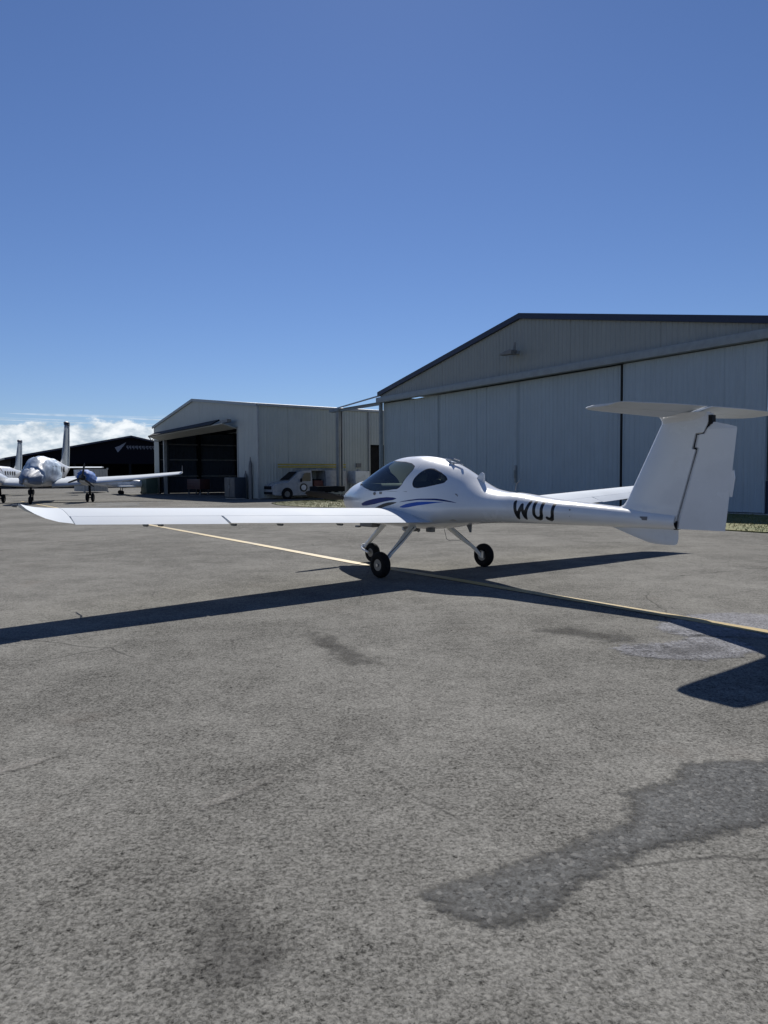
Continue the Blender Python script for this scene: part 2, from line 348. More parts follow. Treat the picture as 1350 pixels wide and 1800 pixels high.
def sdf_poly(px, py, poly):
    d = 1e9; ins = False; n = len(poly); j = n - 1
    for i in range(n):
        ax, ay = poly[j]; bx, by = poly[i]; ex, ey = bx - ax, by - ay; wx, wy = px - ax, py - ay
        t = max(0, min(1, (wx * ex + wy * ey) / (ex * ex + ey * ey + 1e-12)))
        q = (wx - ex * t) ** 2 + (wy - ey * t) ** 2
        if q < d: d = q
        if (ay > py) != (by > py) and px < (bx - ax) * (py - ay) / (by - ay) + ax: ins = not ins
        j = i
    d = math.sqrt(d); return -d if ins else d     # negative inside
def patch_sheet(name, poly, mat, z, step, margin):
    x0 = min(p[0] for p in poly) - margin; x1 = max(p[0] for p in poly) + margin
    y0 = min(p[1] for p in poly) - margin; y1 = max(p[1] for p in poly) + margin
    nx = max(4, int((x1 - x0) / step)); ny = max(4, int((y1 - y0) / step))
    vs = []; ds = []
    for j in range(ny + 1):
        for i in range(nx + 1):
            x = x0 + (x1 - x0) * i / nx; y = y0 + (y1 - y0) * j / ny
            vs.append((x, y, z)); ds.append(-sdf_poly(x, y, poly))
    fs = []
    for j in range(ny):
        for i in range(nx):
            q = (j * (nx + 1) + i, j * (nx + 1) + i + 1, (j + 1) * (nx + 1) + i + 1, (j + 1) * (nx + 1) + i)
            if max(ds[k] for k in q) > -margin: fs.append(q)
    me = bpy.data.meshes.new(name); me.from_pydata(vs, [], fs)
    a = me.attributes.new('dist', 'FLOAT', 'POINT'); a.data.foreach_set('value', ds)
    me.materials.append(mat); o = bpy.data.objects.new(name, me); C.objects.link(o)
    return tag(o, kind='structure')
mA = asphalt('coarse_patch', (.047, .049, .049), grain=1.7, coarse=.2, alpha=(14, .20, .035, .95), gloss=.7, spec=.2, rim=True)
mB = asphalt('pale_worn_patch', (.205, .205, .215), grain=1.1, coarse=.7, alpha=(7, .3, .05, .85))
mC = asphalt('dark_streak', (.065, .063, .06), grain=.7, alpha=(5, .5, .10, .45))
mD = asphalt('oil_stain', (.060, .058, .057), grain=.8, alpha=(5, .45, .12, .32))
mE = asphalt('pale_scrape', (.24, .23, .21), grain=.8, alpha=(28, .10, .02, .75))
mF = asphalt('pale_repair', (.22, .22, .21), grain=.4, alpha=(2, .5, .15, .6))
mG = asphalt('dark_rim', (.05, .05, .05), grain=.8, alpha=(9, .30, .02, .35))
patch_sheet('asphalt_patch', PATCH['dark'], mA, .004, .03, .16)
patch_sheet('asphalt_patch', PATCH['pale1'], mB, .004, .06, .25)
patch_sheet('asphalt_patch', PATCH['pale2'], mB, .004, .06, .25)
patch_sheet('asphalt_stain', [(2.05, 5.50), (2.3, 5.62), (2.6, 5.75), (2.75, 5.70), (2.6, 5.45), (2.3, 5.38)], mD, .008, .04, .12)
patch_sheet('asphalt_stain', PATCH['streak1'], mC, .004, .06, .25)
patch_sheet('asphalt_stain', PATCH['streak2'], mC, .004, .06, .25)
patch_sheet('asphalt_stain', PATCH['oil'], mD, .004, .03, .15)
patch_sheet('asphalt_scrape', PATCH['scratch1'], mE, .004, .02, .08)
patch_sheet('asphalt_scrape', PATCH['scratch2'], mE, .004, .02, .08)
patch_sheet('asphalt_patch', PATCH['far'], mF, .004, .4, .8)
# yellow taxi line, faded
ym = bpy.data.materials.new('yellow_line_paint'); ym.use_nodes = True; nt = ym.node_tree; b = nt.nodes['Principled BSDF']; b.inputs['Roughness'].default_value = .6
tc = N(nt, 'ShaderNodeTexCoord'); n1 = N(nt, 'ShaderNodeTexNoise', inp={'Scale': 30, 'Detail': 6, 'Roughness': .75}); n2 = N(nt, 'ShaderNodeTexNoise', inp={'Scale': 1.5, 'Detail': 4})
nt.links.new(tc.outputs['Object'], n1.inputs['Vector']); nt.links.new(tc.outputs['Object'], n2.inputs['Vector'])
wr = math_node(nt, 'ADD', n1.outputs[0], math_node(nt, 'MULTIPLY', n2.outputs[0], .5))
nt.links.new(mixc(nt, math_node(nt, 'MULTIPLY', smooth(nt, wr, .74, .92), .75), (.38, .275, .095), (.12, .115, .10)), b.inputs['Base Color'])
nt.links.new(math_node(nt, 'MULTIPLY', 1, .6), b.inputs['Roughness'])
LP = [(-24, 46.5), (-9.9, 25.5), (-6.761, 20.863), (-4.7, 17.8), (-2.714, 14.852), (-.52, 11.525), (1.91, 8.18), (2.733, 7.06), (3.389, 6.15), (6.3, 2.1), (12, -5.8)]
lm = MB(); L = []; R = []
for i, p in enumerate(LP):
    a = Vector(LP[max(i - 1, 0)]); b2 = Vector(LP[min(i + 1, len(LP) - 1)]); d = (b2 - a).normalized(); nn = Vector((-d.y, d.x))
    L.append((*(Vector(p) + nn * .085), .008)); R.append((*(Vector(p) - nn * .085), .008))
for i in range(len(LP) - 1): lm.add([L[i], L[i + 1], R[i + 1], R[i]], [(0, 1, 2, 3)])
tag(lm.build('taxi_line', ym, fixn=False), kind='structure')

# ------------------------------------------------------------ ribbed cladding
def ribbed(mb, x0, x1, zlo, zhi, y, pitch=.24, depth=.022, back=.02, kinks=()):
    """steel sheet in the xz plane, ribs facing +y"""
    xs = [(x0, 0), (x1, 0)]; k = math.floor(x0 / pitch)
    while k * pitch < x1:
        c = k * pitch
        for dx, hgt in ((.07, 0), (.10, depth), (.14, depth), (.17, 0)):
            if x0 < c + dx < x1: xs.append((c + dx, hgt))
        k += 1
    for kx in kinks:
        if x0 < kx < x1: xs.append((kx, None))
    xs = sorted(set(xs), key=lambda t: t[0]); vs = []; n = len(xs); last = 0
    for x, hh in xs:
        if hh is None: hh = last
        last = hh
        vs += [(x, y + hh, zlo(x)), (x, y + hh, zhi(x)), (x, y - back, zlo(x)), (x, y - back, zhi(x))]
    fs = []
    for i in range(n - 1):
        a, b = 4 * i, 4 * i + 4
        fs += [(a, b, b + 1, a + 1), (a + 2, a + 3, b + 3, b + 2), (a, a + 2, b + 2, b), (a + 1, b + 1, b + 3, a + 3)]
    fs += [(0, 1, 3, 2), (4 * n - 4, 4 * n - 2, 4 * n - 1, 4 * n - 3)]
    return mb.add(vs, fs)
const = lambda v: (lambda x: v)
def sheets(x0, x1, zlo, zhi, y, mat, parent, w=.76, kinks=(), name='cladding_sheet', skip=None):
    x = x0
    while x < x1 - .01:
        e = min(x + w, x1)
        if skip is None or not skip(x, e):
            mb = MB(); ribbed(mb, x + .0015, e - .0015, zlo, zhi, y + random.uniform(-.002, .002), kinks=kinks); mb.build(name, mat, parent)
        x = e
HB = rad(90 + 34.0)       # hangar fronts run this way

# ---- large hangar on the right
h1 = empty('hangar', (13.27, 24.5, 0), HB, 'large grey hangar with closed ribbed sliding doors and dark navy roof edge behind the aircraft', 'hangar')
W1, RX, ZE, ZR, HZ = 24.03, 11.83, 6.74, 9.21, 6.07
def roof1(x): return ZR - (x - RX) * (ZR - ZE) / (W1 - RX) if x > RX else ZR - (RX - x) * (ZR - ZE) / 12.2
X0 = -.37
sheets(X0, W1, const(HZ + .33), lambda x: roof1(x) - .02, 0, cladA, h1, kinks=(RX,))
mb = MB(); mb.box(((X0 + W1) / 2, .16, HZ + .165), (W1 - X0 + .1, .34, .32)); mb.box(((X0 + W1) / 2, .10, HZ + .345), (W1 - X0 + .1, .16, .03)); mb.build('door_header', trim, h1, bevel=.01)
leaves = [(X0 + .32, -.03), (.03, 5.93), (6.18, 12.17), (12.21, 18.45), (18.48, 23.9)]
for i, (a, b_) in enumerate(leaves):
    yy = (-.22, -.05, -.22, -.24, -.22)[i]
    mb = MB(); mb.box(((a + b_) / 2, yy - .05, HZ / 2 + .02), (b_ - a, .06, HZ - .16)); leaf = mb.build('door_leaf', cladD, h1)
    sheets(a, b_, const(.09), const(HZ - .02), yy + .02, cladD, leaf)
    for xx in (a + .03, b_ - .03): mb = MB(); mb.box((xx, yy + .035, HZ / 2 + .02), (.05, .05, HZ - .12)); mb.build('door_edge', cladD, leaf)
mb = MB(); mb.box((6.055, -.2, HZ / 2), (.22, .10, HZ)); mb.build('door_gap', gapm, h1)
for xx in (12.19, 18.465, 0): mb = MB(); mb.box((xx, -.3, HZ / 2), (.10, .05, HZ)); mb.build('door_backing', gapm, h1)
mb = MB(); mb.box(((X0 + W1) / 2, -.10, .035), (W1 - X0, .5, .05)); mb.build('door_floor_track', steel, h1)
mb = MB(); mb.box((12.33, -.16, 1.55), (.10, .10, .85)); mb.box((12.33, -.08, 1.55), (.05, .06, .4)); mb.build('door_handle', steel, h1, bevel=.01)
mb = MB(); mb.box((0, -.12, .6), (.05, .1, 1.2)); mb.build('door_stop', navyt, h1)
mb = MB()
for (a, za), (b_, zb) in (((X0 - .15, roof1(X0) - .03), (RX, ZR)), ((RX, ZR), (W1 + .15, roof1(W1) - .03))):
    mb.add([(a, -.1, za - .2), (b_, -.1, zb - .2), (b_, -.1, zb + .06), (a, -.1, za + .06), (a, .16, za - .2), (b_, .16, zb - .2), (b_, .16, zb + .06), (a, .16, za + .06)],
           [(0, 1, 2, 3), (7, 6, 5, 4), (0, 4, 5, 1), (3, 2, 6, 7), (0, 3, 7, 4), (1, 5, 6, 2)])
mb.build('roof_fascia', navyt, h1)
D1 = 32
for (a, za), (b_, zb) in (((X0 - .15, roof1(X0)), (RX, ZR + .02)), ((RX, ZR + .02), (W1 + .15, roof1(W1)))):
    mb = MB(); mb.add([(a, -.1, za), (b_, -.1, zb), (b_, -D1, zb), (a, -D1, za), (a, -.1, za - .06), (b_, -.1, zb - .06), (b_, -D1, zb - .06), (a, -D1, za - .06)],
                      [(0, 1, 2, 3), (7, 6, 5, 4), (0, 4, 5, 1), (2, 6, 7, 3), (0, 3, 7, 4), (1, 5, 6, 2)]); mb.build('roof', roofm, h1)
for xx, nm in ((X0, 'side_wall'), (W1, 'side_wall')):
    mb = MB(); mb.box((xx, -D1 / 2 - .1, roof1(xx) / 2 - .1), (.12, D1 - .3, roof1(xx) - .25)); mb.build(nm, cladA, h1)
mb = MB(); mb.box(((X0 + W1) / 2, -D1 + .1, 3.2), (W1 - X0, .12, 6.4)); mb.build('back_wall', cladA, h1)
mb = MB(); mb.box((W1 - .02, .0, 3.15), (.16, .2, 6.2)); mb.box((W1 + .16, -.5, 3.2), (.14, .12, 6.4)); mb.build('corner_flashing', trim, h1)
# lamp on the gable
mb = MB(); fx, fz = 12.0, 7.42
mb.box((fx, .10, fz), (.16, .2, .16)); mb.tube([(fx, .1, fz), (fx + .05, .55, fz + .05)], .03)
lamp = mb.build('flood_lamp', steel, h1)
mb = MB(); mb.prism([(fx + .62, fz - .10), (fx - .22, fz - .16), (fx - .26, fz + .04), (fx - .1, fz + .08), (fx + .5, fz - .02)], .34, .72); mb.build('lamp_head', grey, lamp, bevel=.015)
mb = MB(); mb.prism([(fx - .12, fz - .02), (fx - .26, fz + .4), (fx - .30, fz + .4), (fx - .30, fz - .06)], .48, .53); mb.build('lamp_bracket', grey, lamp)
# door rail carried past the corner on a steel column
s0, s1 = 24.1, 30.2
mb = MB(); mb.box(((s0 + s1) / 2, -.05, HZ - .02), (s1 - s0, .16, .14)); mb.box(((s0 + s1) / 2, -.05, HZ + .07), (s1 - s0, .34, .03))
mb.box((s1 - .55, -.05, HZ + .02), (1.2, .5, .2)); mb.build('outrigger_rail', trim, h1)
mb = MB(); mb.tube([(s1 - .3, -.1, HZ + .16), (s0, -.3, HZ + .58)], .05, 6); mb.build('outrigger_stay', steel, h1)
mb = MB(); mb.box((29.25, -.05, HZ / 2 - .05), (.22, .10, HZ - .1)); mb.box((29.25, .10, HZ / 2 - .05), (.36, .04, HZ - .1)); mb.box((29.25, -.20, HZ / 2 - .05), (.36, .04, HZ - .1)); mb.box((29.25, -.05, .02), (.6, .6, .04)); mb.build('support_column', steel, h1)

# ---- second hangar, door open
h2 = empty('hangar', (-8.55, 48.0, 0), HB, 'smaller pale grey hangar with its folding door raised over a dark interior', 'hangar')
W2, R2, ZE2, ZR2 = 24.33, 12.9, 6.42, 7.97
def roof2(x): return ZR2 - (x - R2) * (ZR2 - ZE2) / (W2 - R2) if x > R2 else ZR2 - (R2 - x) * (ZR2 - ZE2) / R2
JA, JB, HD = 3.46, 21.2, 5.15
sheets(0, W2, const(HD), lambda x: roof2(x) - .02, 0, cladB, h2, kinks=(R2,))
sheets(0, JA, const(.05), const(HD), 0, cladB, h2); sheets(JB + 1.6, W2, const(.05), const(HD), 0, cladB, h2)
for xx, yy, ww in ((JB + .8, -.35, .25), (JA, -.1, .12)): mb = MB(); mb.box((xx, yy, HD / 2), (ww, .3, HD)); mb.build('door_post', steel, h2)
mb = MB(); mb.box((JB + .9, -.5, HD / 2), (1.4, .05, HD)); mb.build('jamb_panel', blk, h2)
D2 = 17
t = 0
for k in range(int(D2 / .76) + 1):     # side wall facing the camera's right, sheet by sheet
    a, b_ = k * .76, min((k + 1) * .76, D2)
    if 9.3 < (a + b_) / 2 < 10.6: lo = 3.9
    else: lo = .05
    mb = MB(); tmp = MB(); ribbed(tmp, a + .004, b_ - .004, const(lo), const(ZE2 - .08), 0)
    mb.add([(-y, -x, z) for x, y, z in tmp.v], tmp.f); mb.build('cladding_sheet', cladB, h2)
mb = MB(); mb.box((.6, -9.9, 1.95), (.05, 1.6, 3.9)); mb.build('side_doorway', gapm, h2)
for yy in (0, -8.95): mb = MB(); mb.box((-.07, yy, ZE2 / 2), (.12, .12, ZE2)); mb.build('downpipe', steel, h2)
mb = MB(); mb.box((-.09, -D2 / 2, ZE2 + .0), (.18, D2 + .2, .16)); mb.build('gutter', steel, h2)
mb = MB(); mb.box((-.06, -8.0, 2.35), (.14, .42, .3)); mb.build('wall_vent', grey, h2)
for (a, za), (b_, zb) in (((-.15, roof2(0) + .06), (R2, ZR2 + .06)), ((R2, ZR2 + .06), (W2 + .15, roof2(W2) + .06))):
    mb = MB(); mb.add([(a, .12, za), (b_, .12, zb), (b_, -D2, zb), (a, -D2, za), (a, .12, za - .06), (b_, .12, zb - .06), (b_, -D2, zb - .06), (a, -D2, za - .06)],
                      [(0, 1, 2, 3), (7, 6, 5, 4), (0, 4, 5, 1), (2, 6, 7, 3), (0, 3, 7, 4), (1, 5, 6, 2)]); mb.build('roof', roofm, h2)
    mb = MB(); mb.add([(a, .05, za - .2), (b_, .05, zb - .2), (b_, .05, zb + .02), (a, .05, za + .02), (a, .14, za - .2), (b_, .14, zb - .2), (b_, .14, zb + .02), (a, .14, za + .02)],
                      [(0, 1, 2, 3), (7, 6, 5, 4), (0, 4, 5, 1), (3, 2, 6, 7), (0, 3, 7, 4), (1, 5, 6, 2)]); mb.build('roof_fascia', trim, h2)
mb = MB(); mb.box((W2, -D2 / 2, ZE2 / 2), (.1, D2 - .2, ZE2 - .1)); mb.build('side_wall', cladB, h2)
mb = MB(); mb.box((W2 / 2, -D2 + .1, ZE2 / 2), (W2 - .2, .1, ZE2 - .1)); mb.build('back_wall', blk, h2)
mb = MB(); mb.box((.35, -4.6, ZE2 / 2), (.1, 9, ZE2 - .3)); mb.build('dark_sheet', blk, h2)
mb = MB(); mb.box((W2 - .14, -D2 / 2, 3.05), (.06, D2 - .5, 6.0)); mb.build('dark_sheet', blk, h2)  # black sheet added to darken the view into the hangar
# inside: far doors with posts and girts
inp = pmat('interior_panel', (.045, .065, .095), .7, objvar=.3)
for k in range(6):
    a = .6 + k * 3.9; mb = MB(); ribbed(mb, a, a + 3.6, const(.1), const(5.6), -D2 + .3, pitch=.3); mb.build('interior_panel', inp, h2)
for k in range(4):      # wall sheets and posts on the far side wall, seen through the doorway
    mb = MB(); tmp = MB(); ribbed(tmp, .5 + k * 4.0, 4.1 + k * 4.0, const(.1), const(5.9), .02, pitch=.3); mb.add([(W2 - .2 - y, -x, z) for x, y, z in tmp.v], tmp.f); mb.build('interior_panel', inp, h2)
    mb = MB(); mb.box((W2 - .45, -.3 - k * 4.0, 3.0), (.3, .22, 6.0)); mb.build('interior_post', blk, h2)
for z in (1.7, 3.3, 4.8): mb = MB(); mb.box((W2 - .34, -8.4, z), (.1, 16, .12)); mb.build('wall_girt', steel, h2)
mb = MB()
for k in range(7): mb.box((.45 + k * 3.9, -D2 + .5, 2.9), (.22, .25, 5.8))
for z in (1.6, 3.2, 4.7): mb.box((W2 / 2, -D2 + .45, z), (W2 - .6, .08, .1))
mb.build('interior_frame', blk, h2)
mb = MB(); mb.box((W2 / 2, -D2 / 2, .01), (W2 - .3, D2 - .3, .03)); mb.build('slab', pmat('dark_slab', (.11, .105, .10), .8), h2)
for k in range(4): mb = MB(); mb.box((W2 / 2, -.6 - k * 5, 5.9), (W2 - .8, .16, .26)); mb.build('rafter', blk, h2)
# folding door, raised
mb = MB(); A, B_ = 3.5, 21.9
mb.add([(A, .08, 5.0), (B_, .08, 5.0), (B_, 1.15, 5.30), (A, 1.15, 5.30), (A, .08, 5.08), (B_, .08, 5.08), (B_, 1.15, 5.38), (A, 1.15, 5.38)],
       [(0, 1, 2, 3), (7, 6, 5, 4), (0, 4, 5, 1), (2, 6, 7, 3), (0, 3, 7, 4), (1, 5, 6, 2)]); dr = mb.build('folding_door', pmat('door_underside', (.34, .34, .30), .6), h2)
mb = MB(); mb.add([(5.6, 1.18, 5.34), (B_, 1.18, 5.34), (B_, .5, 5.68), (5.6, .5, 5.72), (5.6, 1.26, 5.40), (B_, 1.26, 5.40), (B_, .58, 5.76), (5.6, .58, 5.80)],
                  [(0, 1, 2, 3), (7, 6, 5, 4), (0, 4, 5, 1), (2, 6, 7, 3), (0, 3, 7, 4), (1, 5, 6, 2)]); mb.build('upper_panel', gapm, dr)
mb = MB(); mb.box((4.3, .6, 5.56), (1.5, .3, .22)); mb.build('door_motor', grey, dr)
mb = MB(); mb.tube([(B_ + .05, 1.2, 5.42), (B_ + .05, .9, 5.0), (B_ + .05, .1, 4.95)], .05, 6); mb.tube([(B_ + .05, 1.2, 5.42), (B_ + .05, .1, 5.35), (B_ + .05, .1, 4.95)], .05, 6); mb.tube([(B_ + .05, .9, 5.0), (B_ + .05, .5, 5.38), (B_ + .05, .1, 4.95)], .04, 6); mb.build('door_truss', steel, dr)

# ---- far dark hangar
h3 = empty('hangar', (-63.3, 120, 0), rad(34.0), 'dark navy hangar far behind the parked twins, with a faint pale sign on its gable', 'hangar')
def roof3(x): return 5.3 + min(x, 39 - x) / 19.5 * 4.1
mb = MB()
for k in range(13):
    mb = MB(); ribbed(mb, 3 * k, 3 * k + 3, const(4.3), roof3, 0, pitch=.6, kinks=(19.5,))
    mb.add([(x, -y, z) for x, y, z in []], []); o3 = mb.build('cladding_sheet', darkclad, h3); o3.rotation_euler = (0, 0, 0)
for (a, za), (b_, zb) in (((-1.2, 5.2), (19.5, 9.5)), ((19.5, 9.5), (40.2, 5.2))):
    mb = MB(); mb.add([(a, -1.5, za), (b_, -1.5, zb), (b_, 30, zb), (a, 30, za), (a, -1.5, za - .3), (b_, -1.5, zb - .3), (b_, 30, zb - .3), (a, 30, za - .3)],
                      [(0, 1, 2, 3), (7, 6, 5, 4), (0, 4, 5, 1), (2, 6, 7, 3), (0, 3, 7, 4), (1, 5, 6, 2)]); mb.build('roof', navyt, h3)
for c_, d_ in (((19.5, 29, 2.6), (39, .3, 5.2)), ((.1, 15, 2.6), (.3, 28, 5.2)), ((38.9, 15, 2.6), (.3, 28, 5.2))): mb = MB(); mb.box(c_, d_); mb.build('wall', blk, h3)
for k in range(5): mb = MB(); mb.box((.4 + k * 9.6, .3, 2.15), (.4, .4, 4.3)); mb.build('door_post', blk, h3)
sg = MB(); sx, sz = 20.0, 7.3      # emblem: a swept wing, then a row of small pale letters
sg.prism([(sx - 2.6, sz - .9), (sx - 3.1, sz + .0), (sx - 2.2, sz + .35), (sx - 1.1, sz + 1.0), (sx - 1.4, sz + .5), (sx - 1.9, sz - .1)], -.12, -.06); em = sg.build('gable_sign', signm, h3)
lt = MB(); x = sx - 1.0
for k in range(9):
    w = random.choice((.34, .42, .5)); lt.box((x + w / 2, -.09, sz + .02), (w, .06, .12)); lt.box((x + w / 2, -.09, sz + .3), (w, .06, .12)); lt.box((x + .06, -.09, sz + .16), (.11, .06, .4)); lt.box((x + w * .7, -.09, sz - .08), (.11, .06, .38)); x += w + .16
tag(lt.build('sign_lettering', signm, em), kind='stuff')

# ------------------------------------------------------------ grass verge
gr = bpy.data.materials.new('verge_grass'); gr.use_nodes = True; nt = gr.node_tree; b = nt.nodes['Principled BSDF']; b.inputs['Roughness'].default_value = .8
tc = N(nt, 'ShaderNodeTexCoord'); n1 = N(nt, 'ShaderNodeTexNoise', inp={'Scale': 1.3, 'Detail': 6, 'Roughness': .7}); nt.links.new(tc.outputs['Object'], n1.inputs['Vector'])
nt.links.new(mixc(nt, smooth(nt, n1.outputs[0], .35, .65), (.08, .10, .018), (.135, .125, .032)), b.inputs['Base Color'])
def hp(s, v, z=0): # hangar front frame -> world
    d = Vector((math.cos(HB), math.sin(HB))); n_ = Vector((-math.sin(HB), math.cos(HB))); p = Vector((13.27, 24.5)) + d * s + n_ * v; return (p.x, p.y, z)
edge = [(-4, 7.6), (0, 7.4), (3, 7.3), (6, 7.35), (9, 7.2), (12, 7.3), (15, 8.0), (17, 8.7), (19, 8.8), (21, 8.6), (23, 8.0), (24.5, 7.0), (25.7, 5.4), (26.5, 3.4), (27, 1.0), (27.2, -1.5)]
mb = MB()
top = [hp(s, v, .03) for s, v in edge]; bot = [hp(s, .25 if s < 24 else -4.0, .03) for s, v in edge]; low = [(x, y, -.02) for x, y, z in top]
for i in range(len(edge) - 1):
    mb.add([bot[i], bot[i + 1], top[i + 1], top[i]], [(0, 1, 2, 3)]); mb.add([top[i], top[i + 1], low[i + 1], low[i]], [(0, 1, 2, 3)])
tag(mb.build('grass_verge', gr, fixn=True), kind='structure')
mb = MB(); random.seed(3)
for k in range(34000):
    i = random.uniform(0, len(edge) - 1.001); j = int(i); f = i - j; s = edge[j][0] * (1 - f) + edge[j + 1][0] * f; v1 = edge[j][1] * (1 - f) + edge[j + 1][1] * f
    v = random.uniform(.3 if s < 24 else -4, v1 + .08); x, y, _ = hp(s, v); a = random.uniform(0, PI); hh = random.uniform(.02, .06); w = .012
    dx, dy = math.cos(a) * w, math.sin(a) * w; lx, ly = random.uniform(-.05, .05), random.uniform(-.05, .05)
    mb.v += [(x - dx, y - dy, .02), (x + dx, y + dy, .02), (x + lx, y + ly, .03 + hh)]; n0 = len(mb.v); mb.f.append((n0 - 3, n0 - 2, n0 - 1)); mb.m.append(0)
me = bpy.data.meshes.new('grass_blades'); me.from_pydata(mb.v, [], mb.f); me.materials.append(gr); o = bpy.data.objects.new('grass_blades', me); C.objects.link(o); tag(o, 'short olive grass growing on the verge', 'grass', kind='stuff')
# ------------------------------------------------------------ the light aircraft
ORG = Vector((-.970, 12.590, 0)); YAW = rad(38.011)
# local frame: x aft, y to port, z up ; aft = (sin YAW, -cos YAW)
ac = empty('light_aircraft', ORG, math.atan2(-math.cos(YAW), math.sin(YAW)), 'white low-wing two-seat aeroplane with T-tail, blue stripes and black letters WUJ on the tail boom', 'aeroplane')

MIRROR = True
def poly_in(poly):      # signed distance in the side view (x, z), negative inside
    x0, x1 = min(p[0] for p in poly) - .06, max(p[0] for p in poly) + .06; z0, z1 = min(p[1] for p in poly) - .06, max(p[1] for p in poly) + .06
    return lambda p: sdf_poly(p[0], p[2], poly) if x0 < p[0] < x1 and z0 < p[2] < z1 else 9.0
def strokes(lines, w):
    x0 = min(min(a[0], b_[0]) for a, b_ in lines) - .1; x1 = max(max(a[0], b_[0]) for a, b_ in lines) + .1
    def f(p):
        if not x0 < p[0] < x1: return 9.0
        d = 1e9
        for a, b_ in lines:
            ex, ez = b_[0] - a[0], b_[1] - a[1]; wx, wz = p[0] - a[0], p[2] - a[1]
            t = max(0, min(1, (wx * ex + wz * ez) / (ex * ex + ez * ez)))
            d = min(d, math.hypot(wx - ex * t, wz - ez * t))
        return d - w
    return f
FW = poly_in([(1.22, 1.46), (1.33, 1.352), (1.62, 1.268), (1.924, 1.205), (2.066, 1.198), (2.36, 1.218), (2.58, 1.238), (2.635, 1.277), (2.665, 1.352), (2.705, 1.427),
              (2.745, 1.50), (2.73, 1.548), (2.62, 1.590), (2.45, 1.616), (2.30, 1.625), (2.12, 1.640), (1.96, 1.655), (1.90, 1.80), (1.3, 1.8)])
RW = poly_in([(2.873, 1.30), (2.862, 1.34), (2.87, 1.38), (2.909, 1.444), (2.975, 1.499), (3.03, 1.512), (3.10, 1.505), (3.239, 1.452), (3.352, 1.395), (3.394, 1.359), (3.381, 1.323), (3.258, 1.295), (3.12, 1.267), (2.98, 1.250), (2.91, 1.262)])
STR = {1: poly_in([(1.69, .992), (1.80, 1.03), (1.923, 1.055), (2.06, 1.078), (2.198, 1.094), (2.36, 1.105), (2.513, 1.104), (2.606, 1.088), (2.519, 1.066), (2.303, 1.036), (2.071, .995), (1.855, .967), (1.72, .962)]),
       3: poly_in([(2.02, .918), (2.12, .955), (2.208, .983), (2.30, 1.010), (2.4, 1.028), (2.5, 1.036), (2.613, 1.037), (2.56, 1.016), (2.45, .988), (2.339, .967), (2.173, .923)]),
       1.5: poly_in([(2.60, 1.030), (2.73, 1.054), (2.86, 1.074), (3.06, 1.096), (3.333, 1.101), (3.45, 1.093), (3.56, 1.075), (3.72, 1.040), (3.55, 1.060), (3.333, 1.078), (3.06, 1.078), (2.86, 1.058)]),
       2: poly_in([(2.66, .968), (2.74, .995), (2.813, 1.018), (2.92, 1.036), (3.017, 1.048), (3.207, 1.056), (3.5, 1.056), (3.35, 1.040), (3.21, 1.021), (3.021, .996), (2.842, .966), (2.75, .958)])}
Wl = [((4.560, 1.075), (4.592, .878)), ((4.592, .878), (4.672, 1.040)), ((4.672, 1.040), (4.704, .878)), ((4.704, .878), (4.776, 1.075))]
Ul = [((4.850, 1.075), (4.850, .925)), ((4.850, .925), (4.866, .890)), ((4.866, .890), (4.900, .876)), ((4.900, .876), (4.938, .890)), ((4.938, .890), (4.956, .925)), ((4.956, .925), (4.960, 1.070))]
Jl = [((5.120, 1.068), (5.112, .925)), ((5.112, .925), (5.096, .888)), ((5.096, .888), (5.062, .872)), ((5.062, .872), (5.026, .888))]
LET = {'W': Wl, 'U': Ul, 'J': Jl}
def clip(verts, tris, f):
    """cut the triangles along f = 0; verts are (x, theta, xyz). returns verts, tris inside, tris outside"""
    val = {}
    def F(i):
        if i not in val: val[i] = f(verts[i][2])
        return val[i]
    cut = {}
    def mid(i, j):
        k = (min(i, j), max(i, j))
        if k not in cut:
            a, b_ = F(k[0]), F(k[1]); t = a / (a - b_); A, B_ = verts[k[0]], verts[k[1]]
            x = A[0] + (B_[0] - A[0]) * t; th = A[1] + (B_[1] - A[1]) * t
            verts.append((x, th, fpt(x, th))); val[len(verts) - 1] = 0.0; cut[k] = len(verts) - 1
        return cut[k]
    ins, out = [], []
    for t in tris:
        s = [F(i) for i in t]
        if all(v <= 0 for v in s): ins.append(t); continue
        if all(v >= 0 for v in s): out.append(t); continue
        for r in range(3):      # rotate so that vertex 0 is alone on its side
            a, b_, c = t[r], t[(r + 1) % 3], t[(r + 2) % 3]
            if (F(a) < 0) != (F(b_) < 0) and (F(a) < 0) != (F(c) < 0) : break
        p, q = mid(a, b_), mid(a, c)
        (ins if F(a) < 0 else out).append((a, p, q))
        o_ = out if F(a) < 0 else ins
        o_.append((p, b_, c)); o_.append((p, c, q))
    return ins, out
def side_only(f, sign, lo=-99, hi=99):
    def g_(p):
        if p[1] * sign < .02: return 9.0
        return f(p)
    return g_
